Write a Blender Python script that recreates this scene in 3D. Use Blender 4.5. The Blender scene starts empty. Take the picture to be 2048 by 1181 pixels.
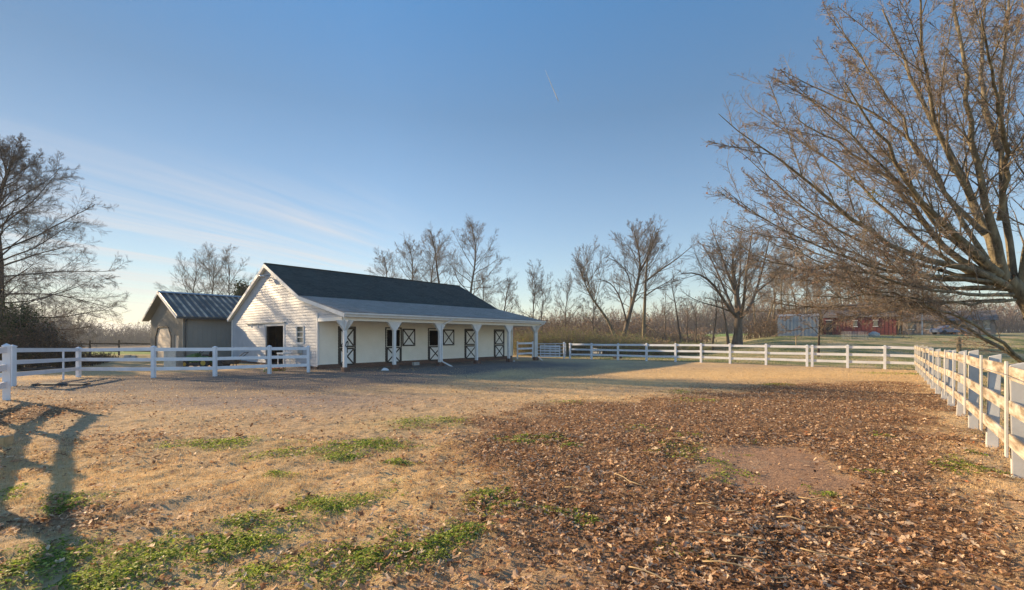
import bpy, bmesh, math, random
import numpy as np
from mathutils import Vector, Matrix

scene = bpy.context.scene
COL = scene.collection
F, CX, HY, H = 920.0, 1024.0, 675.0, 1.6        # focal length in photo pixels, centre column, horizon row, eye height
rng = np.random.RandomState(7)

# ------------------------------------------------------------------ noise / terrain
def _hash(ix, iy, seed):
    h = (ix.astype(np.int64) * 374761393 + iy.astype(np.int64) * 668265263 + seed * 974634777) & 0xFFFFFFFF
    h = ((h ^ (h >> 13)) * 1274126177) & 0xFFFFFFFF
    return ((h ^ (h >> 16)) & 0xFFFF) / 65535.0
def vnoise(x, y, seed=0):
    x = np.asarray(x, float); y = np.asarray(y, float)
    ix = np.floor(x); iy = np.floor(y); fx = x - ix; fy = y - iy
    ix = ix.astype(np.int64); iy = iy.astype(np.int64)
    fx = fx * fx * (3 - 2 * fx); fy = fy * fy * (3 - 2 * fy)
    a = _hash(ix, iy, seed); b = _hash(ix + 1, iy, seed); c = _hash(ix, iy + 1, seed); d = _hash(ix + 1, iy + 1, seed)
    return (a * (1 - fx) + b * fx) * (1 - fy) + (c * (1 - fx) + d * fx) * fy
def fbm(x, y, seed=0, oct=4):
    s = 0; amp = .5; tot = 0
    for i in range(oct):
        s = s + amp * vnoise(x * 2 ** i + 17.3 * i, y * 2 ** i - 9.1 * i, seed + i); tot += amp; amp *= .5
    return s / tot
def sstep(a, b, x):
    t = np.clip((np.asarray(x, float) - a) / (b - a), 0, 1); return t * t * (3 - 2 * t)
def zg(x, y):
    x = np.asarray(x, float); y = np.asarray(y, float)
    z = -.13 * sstep(5, 22, y)
    z = z + .20 * np.exp(-((x + 14) ** 2 + (y - 10.5) ** 2) / 40.0)
    r = x / np.maximum(y, 4.0)
    z = z + 2.1 * sstep(28, 66, y) * sstep(.34, .62, r)
    far = sstep(60, 170, y)
    z = z + far * (-2.8 + 5.6 * sstep(-.45, .2, r)) * (1 - .6 * sstep(.34, .62, r))
    d = np.hypot(x, y)
    z = z + .10 * (fbm(x / 7, y / 7, 3, 2) - .5) * sstep(6, 14, d)
    return z
def zs(x, y): return float(zg(x, y))
def G(px, py):
    """point on the ground seen at a photo pixel"""
    k = (py - HY) / F; t = (px - CX) / F; Y = 1.7 / max(k, 1e-3)
    for _ in range(30): Y = .5 * Y + .5 * (H - zs(t * Y, Y)) / max(k, 1e-3)
    return t * Y, Y
def at(px, Y): return (px - CX) / F * Y, Y
def W(px, py, Y): return np.array([(px - CX) / F * Y, Y, H + (HY - py) / F * Y])

# ------------------------------------------------------------------ materials
def new_mat(name):
    m = bpy.data.materials.new(name); m.use_nodes = True
    nt = m.node_tree; nt.nodes.clear()
    out = nt.nodes.new('ShaderNodeOutputMaterial'); b = nt.nodes.new('ShaderNodeBsdfPrincipled')
    nt.links.new(b.outputs[0], out.inputs[0])
    return m, nt, b
def N(nt, t, **kw):
    n = nt.nodes.new(t)
    for k, v in kw.items():
        if k in ('operation', 'blend_type', 'data_type', 'attribute_name', 'noise_dimensions', 'feature', 'distance', 'wave_type', 'bands_direction', 'sky_type', 'interpolation_type', 'attribute_type'): setattr(n, k, v)
        else: n.inputs[k].default_value = v
    return n
def ramp(nt, fac, stops):
    r = nt.nodes.new('ShaderNodeValToRGB'); e = r.color_ramp.elements
    while len(e) < len(stops): e.new(.5)
    for el, (p, c) in zip(e, stops): el.position = p; el.color = (*c, 1)
    nt.links.new(fac, r.inputs[0]); return r.outputs[0]
def mixc(nt, fac, a, b, mode='MIX'):
    m = nt.nodes.new('ShaderNodeMix'); m.data_type = 'RGBA'; m.blend_type = mode
    for sock, v in ((m.inputs[0], fac), (m.inputs[6], a), (m.inputs[7], b)):
        if hasattr(v, 'is_linked'): nt.links.new(v, sock)
        elif isinstance(v, (int, float)): sock.default_value = v
        else: sock.default_value = (*v, 1)
    return m.outputs[2]
def mth(nt, op, a, b=0.0, clamp=False):
    m = nt.nodes.new('ShaderNodeMath'); m.operation = op; m.use_clamp = clamp
    for s, v in ((m.inputs[0], a), (m.inputs[1], b)):
        if hasattr(v, 'is_linked'): nt.links.new(v, s)
        else: s.default_value = v
    return m.outputs[0]
def noise(nt, scale, detail=3, rough=.55, vec=None, dist=0.0):
    n = N(nt, 'ShaderNodeTexNoise', Scale=scale, Detail=detail, Roughness=rough, Distortion=dist)
    if vec is not None: nt.links.new(vec, n.inputs['Vector'])
    return n.outputs[0]
def objco(nt): return nt.nodes.new('ShaderNodeTexCoord').outputs['Object']
def attr(nt, name): 
    a = nt.nodes.new('ShaderNodeAttribute'); a.attribute_name = name; return a.outputs['Fac']
def bump(nt, b, h, strength=.4, dist=.02):
    n = nt.nodes.new('ShaderNodeBump'); n.inputs['Strength'].default_value = strength; n.inputs['Distance'].default_value = dist
    nt.links.new(h, n.inputs['Height']); nt.links.new(n.outputs[0], b.inputs['Normal'])
def plain(name, c0, c1, scale=4, rough=.7, bumpk=0.0, bscale=40, metal=0.0, detail=4, lo=.35, hi=.68):
    m, nt, b = new_mat(name); co = objco(nt)
    c = ramp(nt, noise(nt, scale, detail, .6, co), [(lo, c0), (hi, c1)])
    nt.links.new(c, b.inputs['Base Color']); b.inputs['Roughness'].default_value = rough; b.inputs['Metallic'].default_value = metal
    if bumpk: bump(nt, b, noise(nt, bscale, 4, .6, co), bumpk, .01)
    return m
def tinted(name, stops, rough=.75, trans=0.0, spec=.3):
    """colour picked by a per-face 'tint' attribute"""
    m, nt, b = new_mat(name)
    c = ramp(nt, attr(nt, 'tint'), stops); nt.links.new(c, b.inputs['Base Color'])
    b.inputs['Roughness'].default_value = rough; b.inputs['Specular IOR Level'].default_value = spec
    if trans:
        t = nt.nodes.new('ShaderNodeBsdfTranslucent'); nt.links.new(c, t.inputs[0])
        mx = nt.nodes.new('ShaderNodeMixShader'); mx.inputs[0].default_value = trans
        nt.links.new(b.outputs[0], mx.inputs[1]); nt.links.new(t.outputs[0], mx.inputs[2])
        nt.links.new(mx.outputs[0], nt.nodes['Material Output'].inputs[0])
    return m

M = {}
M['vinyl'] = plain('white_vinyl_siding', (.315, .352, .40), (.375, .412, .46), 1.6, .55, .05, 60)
M['vinyl_bounce'] = plain('bounce_lit_vinyl_siding', (.79, .74, .635), (.85, .80, .70), 1.6, .55, .05, 60)  # same siding as the gable, with warm ground bounce put into the colour
M['trim'] = plain('white_trim_paint', (.60, .60, .59), (.68, .68, .67), 3, .5)
M['soffit'] = plain('warm_white_soffit', (.76, .73, .66), (.82, .79, .72), 2, .6)
M['fence_white'] = plain('white_vinyl_fence', (.58, .60, .635), (.68, .70, .735), 2.2, .5, .04, 30)
M['fence_dirty'] = None
M['brick'] = None
M['dark_trim'] = plain('black_stained_trim', (.022, .018, .016), (.04, .032, .028), 8, .6)
M['door_white'] = plain('white_door_panel', (.72, .72, .70), (.80, .80, .78), 3, .55)
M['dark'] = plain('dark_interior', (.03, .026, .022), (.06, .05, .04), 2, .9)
M['metal_grey'] = plain('galvanised_metal', (.35, .36, .36), (.48, .49, .49), 5, .45, 0, 40, .6)
M['alu'] = plain('dull_aluminium', (.5, .5, .5), (.62, .62, .62), 5, .4, 0, 40, .7)
M['black_metal'] = plain('dark_metal', (.03, .032, .034), (.06, .062, .065), 6, .45, 0, 40, .3)
M['rubber'] = plain('black_rubber', (.015, .015, .015), (.03, .03, .03), 9, .8)
M['wood_dark'] = plain('weathered_dark_wood', (.05, .038, .028), (.10, .08, .06), 7, .85)
M['wood_pale'] = plain('pale_cut_wood', (.36, .26, .13), (.48, .36, .2), 9, .8)
M['stone'] = plain('grey_block_stone', (.32, .30, .27), (.46, .43, .39), 8, .9, .3, 30)
M['conc'] = plain('concrete', (.36, .35, .33), (.46, .45, .42), 6, .9, .2, 40)
M['glass'] = plain('dusty_window_glass', (.10, .11, .10), (.22, .22, .19), 3, .15)
M['wood_bark'] = None

def bark(name, c0, c1, c2, k=6):
    m, nt, b = new_mat(name); co = objco(nt)
    mp = nt.nodes.new('ShaderNodeMapping'); mp.inputs['Scale'].default_value = (k, k, k * .22); nt.links.new(co, mp.inputs[0])
    n1 = noise(nt, 1.0, 5, .65, mp.outputs[0], .4)
    c = ramp(nt, n1, [(.3, c0), (.55, c1), (.75, c2)])
    moss = ramp(nt, noise(nt, .9, 4, .6, co), [(.52, (0, 0, 0)), (.68, (1, 1, 1))])
    c = mixc(nt, mth(nt, 'MULTIPLY', moss, .35), c, c2)
    nt.links.new(c, b.inputs['Base Color']); b.inputs['Roughness'].default_value = .9; b.inputs['Specular IOR Level'].default_value = .15
    bump(nt, b, n1, .6, .03)
    return m
M['bark_grey'] = bark('grey_brown_bark', (.05, .040, .032), (.13, .105, .082), (.21, .175, .135))
M['bark_tan'] = bark('lichen_tan_bark', (.045, .037, .027), (.18, .15, .10), (.33, .285, .185))
M['bark_dark'] = bark('dark_bark', (.02, .016, .013), (.05, .042, .035), (.085, .072, .058))
M['twig_grey'] = plain('grey_brown_twigs', (.105, .088, .074), (.205, .168, .138), .8, .9)
M['twig_tan'] = plain('ruddy_tan_twigs', (.14, .112, .086), (.28, .228, .17), 1.2, .9)
M['twig_dark'] = plain('dark_twigs', (.065, .052, .044), (.13, .105, .088), .8, .9)
M['twig_far'] = plain('pale_far_twigs', (.12, .105, .095), (.19, .165, .145), .6, .9)

def brick_mat():
    m, nt, b = new_mat('dark_red_brick'); co = objco(nt)
    br = nt.nodes.new('ShaderNodeTexBrick'); br.inputs['Scale'].default_value = 4.5
    br.inputs['Color1'].default_value = (.085, .042, .030, 1); br.inputs['Color2'].default_value = (.14, .07, .048, 1)
    br.inputs['Mortar'].default_value = (.20, .17, .145, 1); br.inputs['Mortar Size'].default_value = .018
    sx = nt.nodes.new('ShaderNodeSeparateXYZ'); nt.links.new(co, sx.inputs[0])
    cb = nt.nodes.new('ShaderNodeCombineXYZ')
    nt.links.new(mth(nt, 'ADD', sx.outputs[0], sx.outputs[1]), cb.inputs[0]); nt.links.new(sx.outputs[2], cb.inputs[1])
    nt.links.new(cb.outputs[0], br.inputs['Vector'])
    nt.links.new(br.outputs[0], b.inputs['Base Color']); b.inputs['Roughness'].default_value = .9
    bump(nt, b, br.outputs[1], -.4, .01); return m
M['brick'] = brick_mat()
def fence_dirty():
    m, nt, b = new_mat('weathered_white_paint'); co = objco(nt)
    mp = nt.nodes.new('ShaderNodeMapping'); mp.inputs['Rotation'].default_value = (0, 0, math.radians(-50.4)); nt.links.new(co, mp.inputs[0])
    mp2 = nt.nodes.new('ShaderNodeMapping'); mp2.inputs['Scale'].default_value = (1.3, 9, 9); nt.links.new(mp.outputs[0], mp2.inputs[0])
    n1 = noise(nt, 1.6, 5, .65, mp2.outputs[0]); n2 = noise(nt, 2.2, 4, .6, co)
    c = ramp(nt, n1, [(.36, (.16, .122, .085)), (.50, (.32, .26, .19)), (.68, (.50, .455, .385))])
    c2 = mixc(nt, ramp(nt, n2, [(.52, (0, 0, 0)), (.70, (.8, .8, .8))]), c, (.50, .465, .41))
    nt.links.new(c2, b.inputs['Base Color']); b.inputs['Roughness'].default_value = .75
    bump(nt, b, n1, .3, .006); return m
M['fence_dirty'] = fence_dirty()
M['post_white'] = plain('painted_white_post', (.42, .41, .39), (.54, .54, .53), 3, .6, .1, 25)
def shingle(name, dark, light, ax):
    m, nt, b = new_mat(name); co = objco(nt)
    dt = nt.nodes.new('ShaderNodeVectorMath'); dt.operation = 'DOT_PRODUCT'; nt.links.new(co, dt.inputs[0]); dt.inputs[1].default_value = (ax[0], ax[1], 0)
    dv = nt.nodes.new('ShaderNodeVectorMath'); dv.operation = 'DOT_PRODUCT'; nt.links.new(co, dv.inputs[0]); dv.inputs[1].default_value = (-ax[1], ax[0], .3)
    cb = nt.nodes.new('ShaderNodeCombineXYZ'); nt.links.new(dt.outputs['Value'], cb.inputs[0]); nt.links.new(dv.outputs['Value'], cb.inputs[1])
    br = nt.nodes.new('ShaderNodeTexBrick'); br.inputs['Scale'].default_value = 1.0; br.inputs['Brick Width'].default_value = .30; br.inputs['Row Height'].default_value = .14
    br.inputs['Mortar Size'].default_value = .012; br.inputs['Bias'].default_value = 0
    br.inputs['Color1'].default_value = (*dark, 1); br.inputs['Color2'].default_value = (*light, 1); br.inputs['Mortar'].default_value = (dark[0] * .5, dark[1] * .5, dark[2] * .5, 1)
    nt.links.new(cb.outputs[0], br.inputs['Vector'])
    g = ramp(nt, noise(nt, 9, 5, .75, co), [(.34, (0, 0, 0)), (.66, (1, 1, 1))]); g2 = noise(nt, .9, 4, .6, co)
    c = mixc(nt, .55, br.outputs[0], mixc(nt, g, dark, light)); c = mixc(nt, ramp(nt, g2, [(.4, (0, 0, 0)), (.7, (.4, .4, .4))]), c, light)
    nt.links.new(c, b.inputs['Base Color']); b.inputs['Roughness'].default_value = .95; b.inputs['Specular IOR Level'].default_value = .2
    bump(nt, b, mth(nt, 'ADD', g, mth(nt, 'MULTIPLY', br.outputs[1], -.8)), .7, .02)
    return m

# ------------------------------------------------------------------ object helpers
def tag(o, label=None, cat=None, group=None, kind=None):
    if label: o['label'] = label
    if cat: o['category'] = cat
    if group: o['group'] = group
    if kind: o['kind'] = kind
    return o
def thing(name, label, cat, loc, group=None):
    o = bpy.data.objects.new(name, None); COL.objects.link(o); o.location = loc
    o.empty_display_size = .2
    tag(o, label, cat, group); ORG[o] = np.array(loc, float); return o
ORG = {}
def link_mesh(me, name, mat, parent, label=None):
    o = bpy.data.objects.new(name, me); COL.objects.link(o)
    if mat is not None: me.materials.append(mat)
    if parent is not None: o.parent = parent; ORG[o] = ORG[parent]
    if label: o['label'] = label
    return o
def origin(parent): return ORG[parent] if parent is not None else np.zeros(3)
class MB:
    def __init__(s): s.v = []; s.f = []
    def add(s, pts, faces):
        n = len(s.v); s.v.extend([tuple(map(float, p)) for p in pts]); s.f.extend([tuple(i + n for i in f) for f in faces]); return s
    def hexa(s, p):   # 8 points: bottom 4 ccw, top 4 ccw
        return s.add(p, [(3, 2, 1, 0), (4, 5, 6, 7), (0, 1, 5, 4), (1, 2, 6, 5), (2, 3, 7, 6), (3, 0, 4, 7)])
    def box(s, c, ax, ay, az):   # centre, half-axis vectors
        c, ax, ay, az = map(lambda q: np.array(q, float), (c, ax, ay, az))
        return s.hexa([c - ax - ay - az, c + ax - ay - az, c + ax + ay - az, c - ax + ay - az, c - ax - ay + az, c + ax - ay + az, c + ax + ay + az, c - ax + ay + az])
    def beam(s, p, q, w, h, up=(0, 0, 1)):
        p = np.array(p, float); q = np.array(q, float); d = q - p; L = np.linalg.norm(d); d /= L
        side = np.cross(d, up); side /= np.linalg.norm(side); u2 = np.cross(side, d)
        return s.box((p + q) / 2, d * L / 2, side * w / 2, u2 * h / 2)
    def tube(s, pts, r, n=8, cap=True):
        pts = [np.array(p, float) for p in pts]; rs = r if hasattr(r, '__len__') else [r] * len(pts)
        rings = []
        d0 = pts[1] - pts[0]; ref = np.array([0, 0, 1.]) if abs(d0[2]) < .9 * np.linalg.norm(d0) else np.array([1., 0, 0])
        for i, p in enumerate(pts):
            t = pts[min(i + 1, len(pts) - 1)] - pts[max(i - 1, 0)]; t /= np.linalg.norm(t)
            a = np.cross(t, ref); a /= np.linalg.norm(a); b = np.cross(t, a)
            rings.append([p + rs[i] * (a * math.cos(2 * math.pi * k / n) + b * math.sin(2 * math.pi * k / n)) for k in range(n)])
        V = [p for ring in rings for p in ring]; Fc = []
        for i in range(len(pts) - 1):
            for k in range(n):
                Fc.append((i * n + k, i * n + (k + 1) % n, (i + 1) * n + (k + 1) % n, (i + 1) * n + k))
        if cap: Fc.append(tuple(range(n - 1, -1, -1))); Fc.append(tuple((len(pts) - 1) * n + k for k in range(n)))
        return s.add(V, Fc)
    def build(s, name, mat, parent=None, bevel=0.0, label=None, smooth=False):
        o = origin(parent); me = bpy.data.meshes.new(name)
        me.from_pydata([(p[0] - o[0], p[1] - o[1], p[2] - o[2]) for p in s.v], [], s.f); me.update()
        bm = bmesh.new(); bm.from_mesh(me); bmesh.ops.recalc_face_normals(bm, faces=bm.faces)
        if bevel: bmesh.ops.bevel(bm, geom=bm.edges[:], offset=bevel, segments=2, affect='EDGES', clamp_overlap=True)
        bm.to_mesh(me); bm.free()
        if smooth: me.polygons.foreach_set('use_smooth', [True] * len(me.polygons))
        return link_mesh(me, name, mat, parent, label)
def np_mesh(name, V, Fc, mat, parent=None, tint=None, smooth=False):
    """V (n,3), Fc (m,k) – fast mesh; tint one value per face"""
    V = np.asarray(V, np.float32) - origin(parent).astype(np.float32); m, k = Fc.shape
    me = bpy.data.meshes.new(name); me.vertices.add(len(V)); me.vertices.foreach_set('co', V.ravel())
    me.loops.add(m * k); me.loops.foreach_set('vertex_index', Fc.astype(np.int32).ravel())
    me.polygons.add(m); me.polygons.foreach_set('loop_start', np.arange(0, m * k, k, dtype=np.int32))
    if smooth: me.polygons.foreach_set('use_smooth', np.ones(m, bool))
    me.update(calc_edges=True)
    if tint is not None:
        a = me.attributes.new('tint', 'FLOAT', 'FACE'); a.data.foreach_set('value', np.asarray(tint, np.float32))
    return link_mesh(me, name, mat, parent)
def tubes_np(sets):
    """sets: list of (P (m,n,3), R (m,n), sides) -> V, F(quads)"""
    VV = []; FF = []; off = 0
    for P, R, k in sets:
        m, n, _ = P.shape
        if m == 0: continue
        T = np.gradient(P, axis=1); T /= np.linalg.norm(T, axis=2, keepdims=True) + 1e-9
        d = P[:, -1] - P[:, 0]; ref = np.where((np.abs(d[:, 2]) > .8 * np.linalg.norm(d, axis=1))[:, None], np.array([1., 0, 0]), np.array([0, 0, 1.]))
        A = np.cross(T, ref[:, None, :]); A /= np.linalg.norm(A, axis=2, keepdims=True) + 1e-9; B = np.cross(T, A)
        an = 2 * np.pi * np.arange(k) / k
        ring = P[:, :, None, :] + R[:, :, None, None] * (A[:, :, None, :] * np.cos(an)[None, None, :, None] + B[:, :, None, :] * np.sin(an)[None, None, :, None])
        idx = off + np.arange(m * n * k).reshape(m, n, k); nx = np.roll(idx, -1, axis=2)
        FF.append(np.stack([idx[:, :-1], nx[:, :-1], nx[:, 1:], idx[:, 1:]], -1).reshape(-1, 4)); VV.append(ring.reshape(-1, 3)); off += m * n * k
    return np.concatenate(VV), np.concatenate(FF)

# ------------------------------------------------------------------ barn frame
u = np.array([776, 920.]) / math.hypot(776, 920); v = np.array([-u[1], u[0]])
Cx, Cy = -10.42, 24.7
def B(L, s, z): return np.array([Cx + u[0] * L + v[0] * s, Cy + u[1] * L + v[1] * s, z])
U3 = np.array([u[0], u[1], 0]); V3 = np.array([v[0], v[1], 0]); Z3 = np.array([0, 0, 1.])

# ------------------------------------------------------------------ sun and sky
PHI, EL = math.radians(15), math.radians(17.5)
sd = v * math.cos(PHI) - u * math.sin(PHI)
S3 = np.array([sd[0] * math.cos(EL), sd[1] * math.cos(EL), math.sin(EL)])
sun = bpy.data.lights.new('sun', 'SUN'); sun.energy = 5.0; sun.angle = math.radians(.55); sun.color = (1.0, .74, .45)
so = bpy.data.objects.new('sun', sun); COL.objects.link(so)
so.rotation_euler = Vector(S3).to_track_quat('Z', 'Y').to_euler(); so.location = (-40, 20, 30)
world = bpy.data.worlds.new('World'); scene.world = world; world.use_nodes = True
nt = world.node_tree; nt.nodes.clear()
wo = nt.nodes.new('ShaderNodeOutputWorld'); bg = nt.nodes.new('ShaderNodeBackground'); nt.links.new(bg.outputs[0], wo.inputs[0])
sky = nt.nodes.new('ShaderNodeTexSky'); sky.sky_type = 'NISHITA'; sky.sun_disc = False
sky.sun_elevation = EL; sky.sun_rotation = math.atan2(sd[0], sd[1]); sky.altitude = 200; sky.air_density = 1.0; sky.dust_density = .05; sky.ozone_density = 2.5
tc = nt.nodes.new('ShaderNodeTexCoord'); sx = nt.nodes.new('ShaderNodeSeparateXYZ'); nt.links.new(tc.outputs['Generated'], sx.inputs[0])
dz = mth(nt, 'ADD', mth(nt, 'MAXIMUM', sx.outputs[2], 0.0), .10)
cb = nt.nodes.new('ShaderNodeCombineXYZ'); nt.links.new(mth(nt, 'DIVIDE', sx.outputs[0], dz), cb.inputs[0]); nt.links.new(mth(nt, 'DIVIDE', sx.outputs[1], dz), cb.inputs[1])
def streak(rot, sc, sc2, seed, lo, hi, rough=.62):
    mp = nt.nodes.new('ShaderNodeMapping'); mp.vector_type = 'TEXTURE'; mp.inputs['Rotation'].default_value = (0, 0, rot); mp.inputs['Location'].default_value = (seed, seed * .7, 0); mp.inputs['Scale'].default_value = (sc, sc2, 1)
    nt.links.new(cb.outputs[0], mp.inputs[0])
    n1 = noise(nt, 1.0, 7, rough, mp.outputs[0], .6)
    return ramp(nt, n1, [(lo, (0, 0, 0)), (hi, (1, 1, 1))])
st = mth(nt, 'MAXIMUM', streak(math.radians(60), 3.4, .30, 3.1, .43, .68), mth(nt, 'MULTIPLY', streak(math.radians(66), 5.0, .16, 8.4, .46, .75), .75))
hl = mth(nt, 'SQRT', mth(nt, 'ADD', mth(nt, 'MULTIPLY', sx.outputs[0], sx.outputs[0]), mth(nt, 'MULTIPLY', sx.outputs[1], sx.outputs[1])))
az = mth(nt, 'DIVIDE', sx.outputs[0], hl); el = sx.outputs[2]
mz = N(nt, 'ShaderNodeMapRange', **{'From Min': -.12, 'From Max': -.42, 'To Min': 0.0, 'To Max': 1.0}); mz.interpolation_type = 'SMOOTHSTEP'; nt.links.new(az, mz.inputs[0])
me_ = N(nt, 'ShaderNodeMapRange', **{'From Min': .34, 'From Max': .20, 'To Min': 0.0, 'To Max': 1.0}); me_.interpolation_type = 'SMOOTHSTEP'; nt.links.new(el, me_.inputs[0])
cl = mth(nt, 'MULTIPLY', mth(nt, 'MULTIPLY', st, mz.outputs[0]), me_.outputs[0])
lum = nt.nodes.new('ShaderNodeRGBToBW'); nt.links.new(sky.outputs[0], lum.inputs[0])
fac_ = mth(nt, 'POWER', mth(nt, 'MAXIMUM', lum.outputs[0], .02), -.44)                    # softer range between the sun side and the far side
hs_ = nt.nodes.new('ShaderNodeHueSaturation'); hs_.inputs['Saturation'].default_value = .97; nt.links.new(sky.outputs[0], hs_.inputs['Color'])
gv_ = nt.nodes.new('ShaderNodeVectorMath'); gv_.operation = 'SCALE'; nt.links.new(hs_.outputs[0], gv_.inputs[0]); nt.links.new(fac_, gv_.inputs['Scale'])
eg_ = ramp(nt, sx.outputs[2], [(0, (.90, .79, .72)), (.112, (.80, .715, .665)), (.227, (.66, .62, .59)), (.43, (.43, .47, .47)), (.58, (.33, .475, .53)), (1, (.28, .45, .54))])
sk1 = mixc(nt, 1.0, gv_.outputs[0], eg_, 'MULTIPLY')
aw_ = N(nt, 'ShaderNodeMapRange', **{'From Min': -.25, 'From Max': -.7, 'To Min': 1.0, 'To Max': .78}); nt.links.new(sx.outputs[0], aw_.inputs[0])
av_ = nt.nodes.new('ShaderNodeVectorMath'); av_.operation = 'SCALE'; nt.links.new(sk1, av_.inputs[0])
ab_ = N(nt, 'ShaderNodeMapRange', **{'From Min': .1, 'From Max': -.5, 'To Min': 1.0, 'To Max': 1.7}); nt.links.new(sx.outputs[1], ab_.inputs[0]); nt.links.new(mth(nt, 'MULTIPLY', aw_.outputs[0], ab_.outputs[0]), av_.inputs['Scale'])  # sky behind the viewer brightened as added fill for the shaded porch wall
sk2 = mixc(nt, 1.0, av_.outputs[0], (2.02, 2.10, 2.12), 'MULTIPLY')
skyc = mixc(nt, mth(nt, 'MULTIPLY', cl, .58), sk2, (3.9, 3.6, 3.45))
SKY = skyc
nt.links.new(SKY, bg.inputs[0]); bg.inputs[1].default_value = .095
scene.view_settings.view_transform = 'Standard'; scene.view_settings.look = 'None'; scene.view_settings.exposure = 1.18; scene.view_settings.gamma = 1
scene.cycles.use_denoising = True
scene.cycles.max_bounces = 6; scene.cycles.diffuse_bounces = 4; scene.cycles.transparent_max_bounces = 8; scene.cycles.volume_bounces = 1

# ------------------------------------------------------------------ camera
cam = bpy.data.cameras.new('camera'); co_ = bpy.data.objects.new('camera', cam); COL.objects.link(co_)
co_.location = (0, 0, H); co_.rotation_euler = (math.radians(90), 0, 0)
cam.sensor_width = 36; cam.lens = F / 2048 * 36; cam.shift_y = (HY - 590.5) / 2048; cam.clip_start = .05; cam.clip_end = 9000
scene.camera = co_

# ------------------------------------------------------------------ ground masks (world space)
def poly_sd(poly, x, y):
    """signed distance, positive inside"""
    P = np.array(poly); x = np.asarray(x, float); y = np.asarray(y, float); d = np.full(x.shape, 1e9); ins = np.zeros(x.shape, bool)
    for i in range(len(P)):
        a = P[i]; b = P[(i + 1) % len(P)]; e = b - a
        t = np.clip(((x - a[0]) * e[0] + (y - a[1]) * e[1]) / (e @ e), 0, 1)
        d = np.minimum(d, np.hypot(x - a[0] - t * e[0], y - a[1] - t * e[1]))
        c = ((a[1] > y) != (b[1] > y)) & (x < (b[0] - a[0]) * (y - a[1]) / (b[1] - a[1] + 1e-12) + a[0]); ins ^= c
    return np.where(ins, d, -d)
LEAFPOLY = [G(*p) for p in [(1010, 850), (1160, 812), (1330, 800), (1420, 786), (1560, 773), (1700, 768), (1800, 768), (1835, 800), (1800, 850), (1755, 905), (1790, 990), (1870, 1090), (1950, 1181)]] + [(3.0, 1.5), (.35, 1.5)] + [G(*p) for p in [(1150, 1181), (1110, 1080), (1130, 1010), (1070, 950), (960, 900)]]
GREEN = [((690, 1120), 1.05, .40, 8), ((800, 1100), .7, .35, 5), ((620, 1165), .6, .25, 0), ((685, 1000), 1.0, .35, 12), ((505, 1035), .55, .3, 10), ((420, 1100), 1.0, .35, 10), ((250, 1150), .9, .4, 0),
         ((70, 1125), .9, .5, 0), ((520, 1165), .5, .25, 0), ((730, 893), 1.1, .55, 5), ((850, 845), 1.6, .9, 0), ((420, 890), 1.2, .45, 0), ((1005, 992), .55, .3, 0), ((1065, 880), .9, .45, 0), ((1140, 893), .4, .3, 0),
         ((700, 915), .6, .3, 0), ((170, 1000), .45, .3, 0), ((900, 1070), .4, .2, 0), ((1270, 860), .8, .5, 0), ((1370, 870), .6, .3, 0), ((1560, 770), 1.2, .7, 0), ((1400, 803), 1.5, .6, 0), ((1360, 785), .9, .5, 0),
         ((1790, 748), 2.4, .8, 0), ((1150, 808), 1.0, .5, 0), ((1160, 1050), .3, .2, 0), ((1110, 1040), .35, .2, 0), ((1740, 950), .25, .2, 0), ((1640, 985), .2, .15, 0), ((1950, 905), .25, .2, 0), ((1760, 870), .6, .4, 0), ((560, 955), .3, .2, 0), ((800, 930), .4, .15, 0)]
GREENW = [(G(*p), a, b, r) for p, a, b, r in GREEN]
def m_green(x, y):
    m = np.zeros(np.shape(x))
    wx = x + .55 * (fbm(x * 1.7, y * 1.7, 31, 3) - .5); wy = y + .55 * (fbm(x * 1.7, y * 1.7, 37, 3) - .5)
    for (gx, gy), a, b, r in GREENW:
        c, s = math.cos(math.radians(r)), math.sin(math.radians(r)); dx = wx - gx; dy = wy - gy
        q = ((dx * c + dy * s) / (a * .52)) ** 2 + ((-dx * s + dy * c) / (b * .78)) ** 2
        m = np.maximum(m, np.exp(-q * .9))
    m = m * (.25 + .9 * fbm(x * 4, y * 4, 41, 3)) * (.72 + .50 * sstep(.36, .58, fbm(x * 2.6, y * 2.6, 47, 3)))
    left = sstep(-2.6, -4.6, x + .3 * y) * sstep(5.2, 3.4, y) * sstep(.50, .72, fbm(x * 2.2, y * 2.2, 43, 3)) * .8
    yard = sstep(.56, .74, fbm(x * .9, y * .9, 45, 4)) * .45 * sstep(9.5, 6, y)
    return np.clip(np.maximum.reduce([m * 1.15, left, yard]), 0, 1)
PATCH = [G(*p) for p in [(1385, 915), (1420, 900), (1500, 893), (1590, 895), (1640, 910), (1690, 940), (1700, 968), (1640, 985), (1560, 982), (1490, 972), (1440, 958), (1395, 940)]]
def m_bare(x, y):
    return sstep(-.16, .22, poly_sd(PATCH, x, y) + .10 + .55 * (fbm(x * 2.4, y * 2.4, 51, 4) - .5))
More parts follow.
